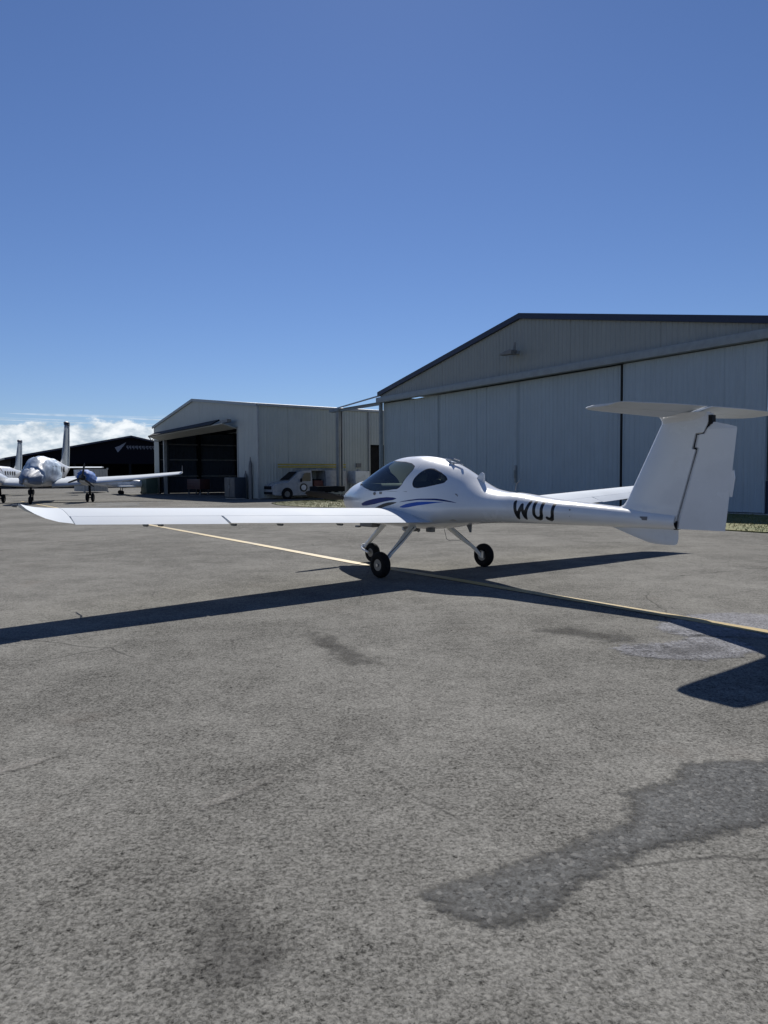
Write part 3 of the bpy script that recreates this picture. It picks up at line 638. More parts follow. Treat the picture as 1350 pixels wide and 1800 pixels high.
def build_fuselage():
    xs = []; x = FUS[0][0]
    while x < 6.6:
        xs.append(x); x += .02 if x < 1.2 else (.028 if x < 3.8 else (.011 if 4.53 < x < 5.15 else .05))
    xs.append(6.6)
    side = [math.asin((.012 * k) ** 1.12) for k in range(1, 34)]; q0 = side[-1]
    ths = [-PI / 2 + (PI / 2 - q0) * k / 14 for k in range(14)] + [-t for t in side[::-1]] + [0] + side + [q0 + (PI / 2 - q0) * k / 22 for k in range(1, 22)] + [PI / 2]
    ths = ths + [PI - t for t in ths[:-1][::-1]]
    NT = len(ths) - 1; verts = []; tris = []
    for x in xs:
        for th in ths: verts.append((x, th, fpt(x, th)))
    for i in range(len(xs) - 1):
        for k in range(NT):
            a = i * (NT + 1) + k; b_ = a + 1; c = a + NT + 1; d = c + 1
            tris.append((a, b_, d)); tris.append((a, d, c))
    fw, tris = clip(verts, tris, FW); rw, tris = clip(verts, tris, RW)
    glassF, glassR = fw, rw
    parts = []
    seal, tris = clip(verts, tris, lambda p: min(FW(p), RW(p)) - .011); parts.append((3, seal))
    canopy_seam = strokes([((1.45, 1.20), (2.80, 1.19)), ((2.80, 1.19), (2.83, 1.45)), ((2.83, 1.45), (2.80, 1.9))], .0028)
    sm, tris = clip(verts, tris, canopy_seam); parts.append((4, sm))
    cowl = strokes([((1.56, .9), (1.50, 1.25)), ((1.50, 1.25), (1.46, 1.5)), ((1.56, .9), (1.58, .6))], .0026)
    sm, tris = clip(verts, tris, cowl); parts.append((4, sm))
    for k, f in STR.items():
        for s in (1, -1):
            a, tris = clip(verts, tris, side_only(f, s)); parts.append((1 if k in (1, 1.5) else (3 if k == 3 else 2), a))
    def mesh(name, groups, mats, parent, off=0.0, keep=None):
        used = {}; vs = []; fs = []; mi = []
        for m_, tl in groups:
            for t in tl:
                q = []
                for i in t:
                    if i not in used:
                        used[i] = len(vs); vs.append((verts[i][2][0], -verts[i][2][1], verts[i][2][2]))
                    q.append(used[i])
                fs.append(q); mi.append(m_)
        me = bpy.data.meshes.new(name); me.from_pydata(vs, [], fs)
        for m_ in mats: me.materials.append(m_)
        me.polygons.foreach_set('material_index', mi)
        bm = bmesh.new(); bm.from_mesh(me); bmesh.ops.remove_doubles(bm, verts=bm.verts, dist=2e-5)
        bmesh.ops.dissolve_degenerate(bm, edges=bm.edges, dist=1e-5)
        for f in bm.faces: f.smooth = True
        bmesh.ops.recalc_face_normals(bm, faces=bm.faces)
        bm.to_mesh(me); bm.free()
        o = bpy.data.objects.new(name, me); C.objects.link(o); o.parent = parent; return o
    # registration letters, one part each, cut out of the skin
    letters = []
    for L in ('W', 'U', 'J'):
        for s in (1, -1):
            ln = LET[L] if s > 0 else [((9.688 - a[0], a[1]), (9.688 - b_[0], b_[1])) for a, b_ in LET[L]]
            a, tris = clip(verts, tris, side_only(strokes(ln, .0225), s)); letters.append((L, a))
    fus = mesh('fuselage', [(0, tris)] + parts, [white, navy, blue, blackp, grey], ac)
    for L, a in letters: tag(mesh('letter', [(0, a)], [letter], fus), 'black registration letter ' + L)
    gl = mesh('windshield', [(0, glassF)], [canglass], ac); gl['label'] = 'large green tinted wrap-around windshield'
    for sg_ in (1, -1): mesh('rear_window', [(0, [t for t in glassR if verts[t[0]][2][1] * sg_ > 0])], [canglass], ac)
    # liner, 25 mm inside the skin
    vv = verts; lt_ = []
    def inner_pt(p):
        t, b_, w, zc, _, _ = fsec(p[0]); return (p[0], -p[1] * (1 - .022 / w), zc + (p[2] - zc) * (1 - .022 / (t - zc if p[2] > zc else zc - b_)))
    vs = []; used = {}; fs = []
    for tr in tris + parts[0][1]:
        if 1.3 < verts[tr[0]][0] < 3.9 and min(FW(verts[tr[0]][2]), RW(verts[tr[0]][2])) > .012:
            q = []
            for i in tr:
                if i not in used: used[i] = len(vs); vs.append(inner_pt(verts[i][2]))
                q.append(used[i])
            fs.append(q)
    me = bpy.data.meshes.new('cabin_liner'); me.from_pydata(vs, [], fs); me.materials.append(inner)
    for p in me.polygons: p.use_smooth = True
    o = bpy.data.objects.new('cabin_liner', me); C.objects.link(o); o.parent = ac
    return fus
fus = build_fuselage()
# nose cap, tail cap
mb = MB(); mb.add([fpt(FUS[0][0], 2 * PI * k / 40) for k in range(40)] , [tuple(range(40))]); mb.build('nose_ring', blackp, ac)
mb = MB(); mb.lathe([(.655, .10), (.62, .105), (.57, .095), (.52, .07), (.48, .035), (.465, .001)], (0, 0, 1.035), 'x', 24); mb.build('spinner', white, ac, smoothed=True)
pr = None
for s in (1, -1):
    mb = MB(); rings = []; ca, sa = math.cos(rad(-8)) * s, -math.sin(rad(-8)) * s
    for r, ch, tw, th in ((.06, .06, 50, .03), (.16, .10, 42, .022), (.35, .125, 30, .016), (.6, .115, 22, .012), (.80, .085, 17, .008), (.86, .04, 15, .005)):
        ring = []
        for k in range(10):
            a = 2 * PI * k / 10; u = math.cos(a) * ch / 2; w = math.sin(a) * th / 2; ct, st = math.cos(rad(tw)), math.sin(rad(tw))
            t_ = u * ct - w * st; ax = u * st + w * ct
            ring.append((.56 + ax, ca * r - sa * t_, 1.035 + sa * r + ca * t_))
        rings.append(ring)
    mb.loft(rings); mb.build('propeller_blade', blackp, ac, smoothed=True)
# cabin: seats, headrests, panel, tub
for y in (.27, -.27):
    mb = MB(); mb.box((2.36, y, .84), (.5, .44, .14)); st = mb.build('seat', seatm, ac, bevel=.04)
    mb = MB(); mb.box((2.68, y, 1.12), (.14, .42, .5), Euler((0, rad(18), 0)).to_matrix()); mb.build('seat_back', seatm, st, bevel=.05)
    mb = MB(); mb.box((2.78, y, 1.40), (.09, .22, .14), Euler((0, rad(14), 0)).to_matrix()); mb.build('headrest', beige, st, bevel=.035)
mb = MB(); mb.prism([(1.50, 1.30), (1.86, 1.30), (1.92, 1.26), (1.86, 1.0), (1.5, .95)], -.42, .42); mb.build('instrument_panel', inner, ac, bevel=.02)
mb = MB(); mb.prism([(2.85, .8), (3.6, .8), (3.5, 1.05), (2.95, 1.22), (2.85, 1.22)], -.38, .38); mb.build('baggage_shelf', beige, ac, bevel=.02)
mb = MB(); mb.tube([(2.10, .30, .9), (2.05, .28, 1.12), (2.0, .28, 1.14)], .012); mb.tube([(2.10, -.30, .9), (2.05, -.28, 1.12), (2.0, -.28, 1.14)], .012); mb.build('control_stick', blackp, ac)
mb = MB(); mb.box((2.2, .544, 1.165), (.06, .02, .035)); mb.lathe([(0, .025), (.022, .022)], (2.05, .540, 1.152), 'y', 12); mb.build('canopy_latch', grey, ac)
# roof fittings
mb = MB()
mb.tube([(3.05, .03, 1.625), (3.12, .03, 1.66), (3.2, .0, 1.655)], .011, 6); mb.tube([(3.12, .03, 1.66), (3.16, -.06, 1.66), (3.22, -.1, 1.63)], .011, 6); mb.box((3.13, .03, 1.63), (.07, .03, .05)); mb.box((3.24, .07, 1.585), (.06, .03, .045)); mb.tube([(3.2, .1, 1.60), (3.36, .0, 1.58)], .010, 6)
mb.lathe([(0, .018), (.02, .018)], (3.06, .0, 1.645), 'z', 10); mb.lathe([(0, .02), (.02, .02)], (3.38, .02, 1.56), 'z', 10); mb.build('roof_fitting', metal, ac)
mb = MB(); mb.prism([(3.66, 1.375), (3.80, 1.30), (3.80, 1.43), (3.765, 1.455), (3.74, 1.45)], -.012, .012); mb.build('blade_aerial', white, ac, bevel=.004)
mb = MB(); mb.box((6.27, .118, .935), (.085, .012, .04)); mb.build('inspection_cover', grey, ac, bevel=.003)

# ---- wings
def foil(c, t):
    yt = 5 * t * (.2969 * math.sqrt(max(c, 0)) - .1260 * c - .3516 * c * c + .2843 * c ** 3 - .1036 * c ** 4)
    cam_ = .03 * (4 * c * (1 - c)); return cam_ + yt, cam_ - yt
WS = [(.30, 2.06, .838, 3.23, .762, .155), (.58, 2.06, .85, 3.215, .770, .155), (1.5, 2.10, .89, 3.185, .805, .15), (3.43, 2.19, .97, 3.112, .885, .145), (5.10, 2.27, 1.038, 3.05, .948, .14)]
TS = [(5.10, 2.27, 1.038, 3.05, .948, .14), (5.22, 2.33, 1.052, 3.055, .972, .13), (5.32, 2.42, 1.072, 3.06, 1.012, .12), (5.40, 2.53, 1.098, 3.065, 1.060, .11), (5.46, 2.68, 1.128, 3.065, 1.108, .09), (5.49, 2.86, 1.150, 3.06, 1.142, .05)]
def ws(y, S, side):
    for a, b_ in zip(S, S[1:]):
        if y <= b_[0] + 1e-9:
            t = (y - a[0]) / (b_[0] - a[0]); r = [a[i] * (1 - t) + b_[i] * t for i in range(1, 6)]; break
    xl, zl, xt, zt, th = r
    extra = .021 * max(y - .3, 0) if side < 0 else 0.0
    return xl, zl + extra, xt, zt + extra, th
def span(y, side): return side * (y + .2 * max(y - 5.1, 0) if side > 0 else y + .095 * max(y - .58, 0))
def wring(y, c0, c1, S, side, n=14, flip=0.0):
    xl, zl, xt, zt, th = ws(y, S, side); ch = xt - xl; up, lo = [], []
    for k in range(n + 1):
        u = k / n; c = c0 + (c1 - c0) * (1 - math.cos(u * PI)) / 2 if c0 == 0 else c0 + (c1 - c0) * u
        a, b_ = foil(c, th); x = xl + c * ch; z = zl + c * (zt - zl)
        if c1 == 1 and c0 > 0: z -= (c - c0) * ch * flip
        up.append((x, span(y, side), z + a * ch)); lo.append((x, span(y, side), z + b_ * ch))
    return up + lo[::-1][(1 if c1 == 1 else 0):(-1 if c0 == 0 else None)] if True else None
for side in (1, -1):
    mb = MB(); ys = [.30, .58, 1.0, 1.5, 2.0, 2.6, 3.0, 3.43, 4.0, 4.5, 5.0, 5.095]
    mb.loft([wring(y, 0, .755, WS, side, 24) for y in ys]); wing = mb.build('wing', wingw, ac, smoothed=True, angle=35)
    mb = MB(); mb.loft([wring(y, .762, 1, WS, side, 5, flip=.0) for y in (.585, 1.5, 2.5, 3.415)]); mb.build('flap', wingw, wing, smoothed=True, angle=30)
    mb = MB(); mb.loft([wring(y, .762, 1, WS, side, 5, flip=.05) for y in (3.442, 4.2, 5.085)]); mb.build('aileron', wingw, wing, smoothed=True, angle=30)
    mb = MB(); mb.loft([wring(y, 0, 1, TS, side, 24) for y in (5.10, 5.16, 5.22, 5.27, 5.32, 5.36, 5.40, 5.43, 5.46, 5.475, 5.49)]); mb.build('wing_tip', wingw, wing, smoothed=True, angle=60)
    mb = MB(); mb.loft([wring(y, 0, 1, WS, side, 20) for y in (.30, .42, .57)]); mb.build('wing_root', wingw, wing, smoothed=True, angle=35)
    for y in (1.9, 2.75, 3.35, 4.2, 4.36):
        xl, zl, xt, zt, th = ws(y, WS, side); mb = MB(); mb.prism([(xt - .16, zt - .015), (xt - .03, zt - .012), (xt - .015, zt - .022), (xt - .04, zt - .038), (xt - .12, zt - .038)], span(y, side) - .012, span(y, side) + .012); mb.build('hinge_fairing', grey, wing)
    # nav light at the tip
    mb = MB(); mb.lathe([(0, .018), (.03, .016), (.05, .004)], (2.62, span(5.462, side), 1.13 + (.108 if side < 0 else 0)), 'y', 10); mb.build('tip_light', grey, wing, smoothed=True)

# ---- fin, rudder, ventral fin
def lerp_tab(tab, z):
    if z <= tab[0][0]: return tab[0][1]
    for a, b_ in zip(tab, tab[1:]):
        if z <= b_[0]: return a[1] + (b_[1] - a[1]) * (z - a[0]) / (b_[0] - a[0])
    return tab[-1][1]
LEt = [(.90, 5.80), (1.03, 5.87), (1.07, 5.955), (1.12, 5.995), (1.2, 6.035), (1.92, 6.392), (1.97, 6.415), (2.0, 6.40), (2.05, 6.40)]
HIt = [(.83, 6.585), (.93, 6.602), (1.66, 6.800), (1.805, 6.862), (1.94, 6.93), (2.05, 6.96)]
TEt = [(.84, 7.096), (1.867, 7.198), (1.93, 7.20)]
def half_t(x, z):
    a, b_ = lerp_tab(LEt, z), lerp_tab(TEt, z); c = min(max((x - a) / (b_ - a), 0), 1); return max(foil(c, .115)[0] - .03 * 4 * c * (1 - c), .002) * (b_ - a)
def vring(z, x0, x1, n=12, round_front=False):
    R = []; L = []
    for k in range(n + 1):
        u = (k / n) ** (2 if x0 == lerp_tab(LEt, z) else 1); x = x0 + (x1 - x0) * u; h = half_t(x, z)
        if round_front and k == 0: h *= .35
        L.append((x, h, z)); R.append((x, -h, z))
    return L + R[::-1]
zs = [.90, .98, 1.03, 1.05, 1.07, 1.10, 1.14, 1.2, 1.3, 1.45, 1.655]
mb = MB(); mb.loft([vring(z, lerp_tab(LEt, z), lerp_tab(HIt, z) - .003) for z in zs] +
                   [vring(1.664, lerp_tab(LEt, 1.664), lerp_tab(HIt, 1.66) - .042), vring(1.822, lerp_tab(LEt, 1.822), lerp_tab(HIt, 1.822) - .077)] +
                   [vring(z, lerp_tab(LEt, z), lerp_tab(HIt, z) - .003) for z in (1.830, 1.88, 1.94, 2.02)])
mb.build('fin', white, ac, smoothed=True, angle=40)
mb = MB(); mb.loft([vring(z, lerp_tab(HIt, z) + .003, lerp_tab(TEt, z), round_front=True) for z in (.835, .845, .93, 1.2, 1.45, 1.672)] +
                   [vring(1.680, lerp_tab(HIt, 1.68) - .032, lerp_tab(TEt, 1.68), round_front=True), vring(1.806, lerp_tab(HIt, 1.806) - .062, lerp_tab(TEt, 1.806), round_front=True)] +
                   [vring(z, lerp_tab(HIt, z) + .003, lerp_tab(TEt, z), round_front=True) for z in (1.814, 1.86)])
for i, v in enumerate(mb.v): pass
mb2 = MB(); mb2.loft([vring(1.8605, lerp_tab(HIt, 1.86) + .003, 7.198, round_front=True), [(x, y * .8, 1.928 - max(x - 6.99, 0) * .29) for x, y, z in vring(1.93, 6.955, 7.19, round_front=True)]])
mb.add(mb2.v, mb2.f); rud = mb.build('rudder', white, ac, smoothed=True, angle=40)
mb = MB(); mb.prism([(7.135, 1.18), (7.158, 1.18), (7.185, 1.37), (7.175, 1.44), (7.15, 1.44)], -.006, .006); mb.build('trim_tab', white, rud)
mb = MB()
hp_ = [(.84, 0), (1.66, 0), (1.672, -.037), (1.814, -.07), (1.822, 0), (1.96, 0)]
mb.prism([(lerp_tab(HIt, z) + d - .014, z) for z, d in hp_] + [(lerp_tab(HIt, z) + d + .014, z) for z, d in hp_[::-1]], -.012, .012); mb.build('hinge_spar', gapm, ac)
for c_, d_ in (((6.945, 0, 1.955), (.04, .07, .09)), ((6.592, .0, .87), (.025, .1, .09))): mb = MB(); mb.box(c_, d_); mb.build('rudder_hinge', gapm, ac)
mb = MB()
def ven(z, x0, x1, w): return [(x0 + (x1 - x0) * k / 8, w * math.sin(PI * min(.12 + k / 8 * .8, 1)) * (1 if k < 8 else .35), z) for k in range(9)] + [(x0 + (x1 - x0) * k / 8, -w * math.sin(PI * min(.12 + k / 8 * .8, 1)) * (1 if k < 8 else .35), z) for k in range(8, -1, -1)]
mb.loft([ven(.85, 5.70, 6.60, .045), ven(.80, 5.86, 6.605, .035), ven(.72, 6.10, 6.605, .028), ven(.67, 6.26, 6.59, .022), ven(.655, 6.34, 6.56, .01)]); mb.build('ventral_fin', white, ac, smoothed=True)
mb = MB(); mb.loft([ven(.86, 5.9, 6.6, .06), ven(.83, 6.0, 6.6, .05)])
# fin-to-tailplane fairing and tailplane
SP = [(0, 6.39, 2.020, 6.92, 2.070), (.6, 6.385, 2.025, 6.89, 2.062), (1.10, 6.375, 2.030, 6.84, 2.052), (1.28, 6.375, 2.034, 6.82, 2.050), (1.35, 6.41, 2.036, 6.80, 2.050), (1.375, 6.50, 2.044, 6.78, 2.050)]
SB = [(a * 1.35, b, c, d, e) for a, b, c, d, e in SP]
def sring(y, c0, c1, side, n=10, flip=0.0):
    S_ = SP if side > 0 else SB
    for a, b_ in zip(S_, S_[1:]):
        if y <= b_[0] + 1e-9:
            t = (y - a[0]) / (b_[0] - a[0]); xl, zl, xt, zt = [a[i] * (1 - t) + b_[i] * t for i in range(1, 5)]; break
    if side < 0: zl += .035 * y; zt += .035 * y
    ch = xt - xl; up, lo = [], []
    for k in range(n + 1):
        u = k / n; c = c0 + (c1 - c0) * (u * u if c0 == 0 else u)
        yt = foil(c, .085)[0] - .12 * c * (1 - c); yt = max(yt, .006) * ch
        z = zl + (zt - zl) * c + (max(c - .62, 0) * ch * flip)
        up.append((xl + c * ch, side * y, z + yt)); lo.append((xl + c * ch, side * y, z - yt))
    return up + lo[::-1]
for side in (1, -1):
    mb = MB(); mb.loft([sring(y, 0, .615, side) for y in [q * (1 if side > 0 else 1.35) for q in (0, .3, .6, .9, 1.10, 1.2, 1.26, 1.31, 1.34, 1.36, 1.375)]]); tp = mb.build('tailplane', wingw, ac, smoothed=True, angle=40)
    mb = MB(); mb.loft([sring(y, .63, 1, side, 5, .10) for y in [q * (1 if side > 0 else 1.35) for q in (.035, .6, 1.10, 1.26, 1.31, 1.34, 1.375)]]); mb.build('elevator', wingw, tp, smoothed=True, angle=40)
mb = MB()
def fr(z, x0, x1, w): return [(x0 + (x1 - x0) * (1 - math.cos(PI * k / 12)) / 2, w * math.sin(PI * k / 12) ** .6 + .001, z) for k in range(13)] + [(x0 + (x1 - x0) * (1 - math.cos(PI * k / 12)) / 2, -w * math.sin(PI * k / 12) ** .6 - .001, z) for k in range(12, -1, -1)]
mb.loft([fr(1.93, 6.42, 6.84, .040), fr(1.97, 6.405, 6.87, .050), fr(2.00, 6.39, 6.90, .075), fr(2.035, 6.375, 6.92, .13)]); mb.build('tailplane_fairing', white, ac, smoothed=True)

# ---- belly, gear
mb = MB(); mb.tube([(2.20, .12, .66), (2.22, .12, .60), (2.3, .12, .575)], .028, 10); mb.tube([(2.42, .1, .64), (2.55, .1, .60)], .03, 8); mb.build('exhaust', metal, ac)
mb = MB(); mb.box((2.48, .2, .625), (.18, .10, .07)); mb.box((2.9, .18, .625), (.12, .08, .05)); mb.prism([(3.46, .72), (3.56, .73), (3.55, .62), (3.52, .62)], -.01, .01); mb.build('belly_fitting', grey, ac, bevel=.01)
mb = MB(); mb.tube([(3.02, .02, .64), (3.07, .02, .50), (3.11, .02, .485), (3.34, .02, .50), (3.36, .02, .52)], .004, 5); mb.build('entry_step_wire', grey, ac)
mb = MB(); mb.box((1.28, .0, .66), (.34, .30, .14)); mb.box((1.2, .25, .60), (.10, .06, .03)); mb.build('cowl_outlet', grey, ac, bevel=.02)
def wheel(name, c, r, w, rim_r, label=None):
    root = empty(name, (0, 0, 0)); root.parent = ac
    if label: root['label'] = label
    mb = MB(); prof = [(-w * .32, rim_r), (-w * .46, rim_r + .015), (-w * .5, (r + rim_r) / 2), (-w * .42, r - .018), (-w * .22, r - .003), (0, r), (w * .22, r - .003), (w * .42, r - .018), (w * .5, (r + rim_r) / 2), (w * .46, rim_r + .015), (w * .32, rim_r)]
    mb.lathe(prof, c, 'y', 36); mb.build('tyre', dark, root, smoothed=True, angle=60)
    mb = MB(); mb.lathe([(-w * .40, rim_r), (-w * .36, rim_r - .012), (-w * .2, rim_r - .03), (-w * .22, .03), (-w * .42, .028), (w * .42, .028), (w * .22, .03), (w * .2, rim_r - .03), (w * .36, rim_r - .012), (w * .40, rim_r)], c, 'y', 28); mb.build('rim', rimm, root, smoothed=True, angle=30)
    return root
for side, wx, wy in ((1, 2.81, 1.035), (-1, 2.89, .935)):
    wheel('main_wheel', (wx, side * wy, .182), .182, .125, .082)
    mb = MB(); rings = []
    for t_, (f, z, w, h) in enumerate(((0, .69, .17, .035), (.16, .63, .16, .033), (.48, .46, .12, .028), (.80, .31, .085, .024), (.96, .205, .06, .03), (1.0, .17, .06, .03))):
        x = 2.66 + (wx - 2.66) * f; y = .28 + (wy - .06 - .28) * f
        rings.append([(x + w / 2 * math.cos(a), side * (y + h * .6 * math.sin(a)), z + h * .6 * math.sin(a)) for a in [k * PI / 6 for k in range(12)]])
    mb.loft(rings); lg = mb.build('main_leg', white, ac, smoothed=True)
    mb = MB(); mb.lathe([(0, .022), (.13, .022)], (wx, side * wy - .065, .182), 'y', 10); mb.box((wx + .05, side * (wy - .075), .20), (.05, .03, .10)); mb.build('axle', metal, lg)
    mb = MB(); mb.tube([(2.74, side * .36, .67), (2.77, side * .60, .49), (wx - .02, side * (wy - .16), .31), (wx + .02, side * (wy - .09), .24)], .006, 5); mb.build('brake_line', blackp, lg)
wheel('nose_wheel', (1.26, 0, .16), .16, .115, .07)
mb = MB(); mb.tube([(1.62, 0, .68), (1.35, 0, .47), (1.05, 0, .245)], [.045, .04, .032], 12); nl = mb.build('nose_leg', white, ac, smoothed=True)
mb = MB()
for s in (1, -1): mb.tube([(1.02, s * .03, .235), (1.10, s * .085, .21), (1.26, s * .085, .165)], [.022, .02, .02], 8)
mb.tube([(1.03, 0, .19), (1.03, 0, .29)], .035, 10); mb.box((.99, 0, .24), (.06, .05, .05)); mb.build('nose_fork', white, nl, smoothed=True)
for x, z in ((5.35, 1.0), (5.35, .93)): mb = MB(); mb.lathe([(0, .010), (.004, .010)], (x, .178, z), 'y', 10); mb.build('static_port', grey, ac)
mb = MB(); mb.lathe([(0, .05), (.006, .05)], (3.62, .37, 1.12), 'y', 16); mb.build('fuel_cap', grey, ac)
mb = MB(); mb.tube([(4.35, 0, 1.21), (4.37, 0, 1.30), (4.45, 0, 1.36)], [.007, .005, .003], 5); mb.build('whip_aerial', grey, ac)
mb = MB(); mb.tube([(2.3, 4.4, 1.0), (2.2, 4.4, .93), (1.98, 4.4, .92)], .009, 6); mb.build('pitot_tube', metal, ac)
MIRROR = False
# ------------------------------------------------------------ parked twins on the left
FWD = Vector((.22, -.975)).normalized()
finm = pmat('fin_grey', (.30, .34, .37), .5, spec=.2)
twinp = pmat('twin_paint', (.48, .50, .53), .35, dirt=((.3, .3, .3), 1.5, .4))
def make_twin(loc, label, first=True):
    """nose points along local -y, port wing along +x"""
    root = empty('twin_engine_aircraft', loc, math.atan2(FWD.x, -FWD.y), label, 'aeroplane', 'twin engine aircraft parked in a row')
    def ring(y, cz, w, h, n=24, p=2.2):
        return [(w * math.copysign(abs(math.cos(a)) ** (2 / p), math.cos(a)), y, cz + h * math.copysign(abs(math.sin(a)) ** (2 / p), math.sin(a))) for a in [2 * PI * k / n for k in range(n)]]
    F = [(-4.6, 1.35, .05, .05), (-4.5, 1.36, .20, .18), (-4.1, 1.40, .38, .34), (-3.5, 1.46, .52, .48), (-2.9, 1.55, .62, .60), (-2.4, 1.78, .68, .82), (-1.8, 1.86, .70, .88), (0, 1.86, .70, .88), (2, 1.88, .68, .84), (3.6, 1.95, .50, .62), (5.2, 2.08, .28, .36), (6.6, 2.2, .10, .16), (7.0, 2.24, .04, .06)]
    mb = MB(); mb.loft([ring(*f) for f in F]); fz = mb.build('fuselage', twinp, root, smoothed=True)
    for k in range(5):
        for s in (1, -1): yy = -1.1 + k * .75; mb = MB(); mb.box((s * .692, yy, 2.08), (.03, .30, .36)); mb.build('cabin_window', gapm, fz, bevel=.01)
    for s in (1, -1):
        mb = MB(); rings = []
        for d, x0, x1, z, t in ((.5, -.75, 1.35, 1.06, .18), (2.6, -.60, 1.20, 1.18, .17), (5.4, -.15, 1.10, 1.45, .15), (8.1, .25, 1.05, 1.76, .12), (8.25, .45, .95, 1.84, .03)):
            rr = []
            for k in range(16):
                c = (1 - math.cos(2 * PI * k / 16)) / 2; up = 1 if k <= 8 else -1; yt = foil(c, t)[0] - .03 * 4 * c * (1 - c)
                rr.append((s * d, x0 + (x1 - x0) * c, z - .04 + .23 * c * (x1 - x0) + up * yt * (x1 - x0)))
            rings.append(rr)
        mb.loft(rings); wg = mb.build('wing', wingw, root, smoothed=True)
        mb = MB(); mb.prism([(.55, 1.9), (.9, 1.9), (1.0, 2.3), (.85, 2.3)], s * 8.22 - .02, s * 8.22 + .02, 'yz'); mb.build('winglet', grey, wg)
        mb = MB()
        mb.loft([[(s * 2.6 + x, y, z) for x, y, z in ring(*f, n=18)] for f in ((-2.35, 1.52, .18, .20), (-2.2, 1.52, .30, .32), (-1.6, 1.50, .38, .42), (-.6, 1.45, .38, .42), (.6, 1.38, .30, .30), (1.6, 1.35, .10, .10))]); nc = mb.build('nacelle', vanw, root, smoothed=True)
        mb = MB(); mb.lathe([(-2.36, .17), (-2.5, .14), (-2.66, .06), (-2.72, .01)], (s * 2.6, 0, 1.52), 'y', 16); mb.build('spinner', blackp, nc, smoothed=True)
        for q in range(3):
            a = rad(90 + 120 * q + 20); mb = MB(); mb.prism([(-.05, .1), (-.06, .4), (-.05, .8), (.0, .88), (.05, .8), (.06, .4), (.05, .1)], -.02, .02)
            mb.v = [(s * 2.6 + x * math.cos(a) - z * math.sin(a), -2.48 + y, 1.52 + x * math.sin(a) + z * math.cos(a)) for x, y, z in mb.v]; mb.build('propeller_blade', blackp, nc)
        mb = MB(); mb.tube([(s * 2.6, -.2, 1.2), (s * 2.6, -.1, .4)], .07, 8)
        for dx in (-.16, .16): mb.lathe([(-.08, .12), (-.09, .2), (-.05, .27), (.05, .27), (.09, .2), (.08, .12)], (s * 2.6 + dx, -.1, .27), 'x', 18)
        mb.tube([(s * 2.6 - .16, -.1, .27), (s * 2.6 + .16, -.1, .27)], .04, 6); mb.build('main_gear', blk, root)
        mb = MB(); mb.prism([(5.6, 2.25), (6.5, 2.25), (6.7, 2.32), (6.1, 2.34)], s * .15, s * 2.4, 'yz'); mb.build('tailplane', wingw, root)
    mb = MB(); mb.tube([(0, -3.5, 1.1), (0, -3.7, .3)], .06, 8); mb.lathe([(-.07, .1), (-.08, .18), (-.04, .24), (.04, .24), (.08, .18), (.07, .1)], (0, -3.72, .24), 'x', 18); mb.box((.13, -3.7, .5), (.03, .2, .6)); mb.build('nose_gear', blk, root)
    # fin with its dorsal fillet, rudder behind
    def finring(z, y0, y1, t):
        return [(t * math.sin(PI * (k / 8) ** .6) + .003, y0 + (y1 - y0) * k / 8, z) for k in range(9)] + [(-t * math.sin(PI * (k / 8) ** .6) - .003, y0 + (y1 - y0) * k / 8, z) for k in range(8, -1, -1)]
    mb = MB(); mb.loft([finring(2.1, 3.2, 6.3, .10), finring(2.55, 4.1, 6.4, .10), finring(2.9, 4.75, 6.45, .10), finring(3.6, 5.05, 6.62, .09), finring(5.3, 5.9, 6.9, .07)]); mb.build('fin', finm, root, smoothed=True, angle=70)
    mb = MB(); mb.loft([finring(2.1, 6.33, 6.95, .06), finring(3.6, 6.64, 7.3, .05), finring(5.3, 6.92, 7.45, .04)]); mb.build('rudder', finm, root, smoothed=True, angle=70)
    mb = MB(); mb.loft([finring(5.3, 5.85, 7.5, .12), finring(5.5, 5.9, 7.55, .16), finring(5.56, 6.1, 7.5, .10)]); mb.build('fin_cap', navyt, root, smoothed=True)
    mb = MB(); mb.loft([ring(-2.66, 1.85, .5, .5), ring(-2.3, 1.95, .6, .66), ring(-1.9, 1.95, .69, .78)]); mb.build('windscreen', gapm, root, smoothed=True)
    return root
tw = make_twin((-21.25, 44.3, 0), 'white twin engine aircraft with silver cockpit cover and blue engine cover, nose towards the apron')
tw2 = dup_tree(tw, (-36.1, 66.5, 0)); tw2['label'] = 'second white twin engine aircraft, cut off by the left edge, parked farther back'
RT = Matrix.Rotation(tw.rotation_euler[2], 4, 'Z')
def drape(name, F, center_x, mat, label, cat, root_loc, group=None, up=0.0):
    mb = MB(); random.seed(5)
    rings = []
    for i, (y, cz, w, h) in enumerate(F):
        r_ = []
        for k in range(25):
            a = -.22 * PI + 1.44 * PI * k / 24; jit = .035 * math.sin(k * 1.9 + i * 1.3) + random.uniform(-.02, .02)
            r_.append((center_x + (w + .035 + jit) * math.cos(a), y, cz + (h + .035 + jit) * math.sin(a)))
        rings.append(r_)
    mb.loft(rings, cap=False, close=False); 
    o_ = mb.build(name, mat, None, smoothed=True, fixn=False, angle=80); o_.location = root_loc; o_.rotation_euler = tw.rotation_euler
    md = o_.modifiers.new('thickness', 'SOLIDIFY'); md.thickness = .02
    return tag(o_, label, cat, group)
drape('cockpit_cover', [(-3.3, 1.52, .56, .52), (-2.9, 1.58, .63, .62), (-2.6, 1.72, .66, .76), (-2.2, 1.83, .70, .86), (-1.6, 1.88, .72, .90), (-.9, 1.88, .72, .90), (-.2, 1.87, .71, .89), (.9, 1.87, .71, .89)], 0, silverc, 'crumpled silver blue cloth cover over the cockpit of the nearer twin', 'aircraft cover', tw.location)
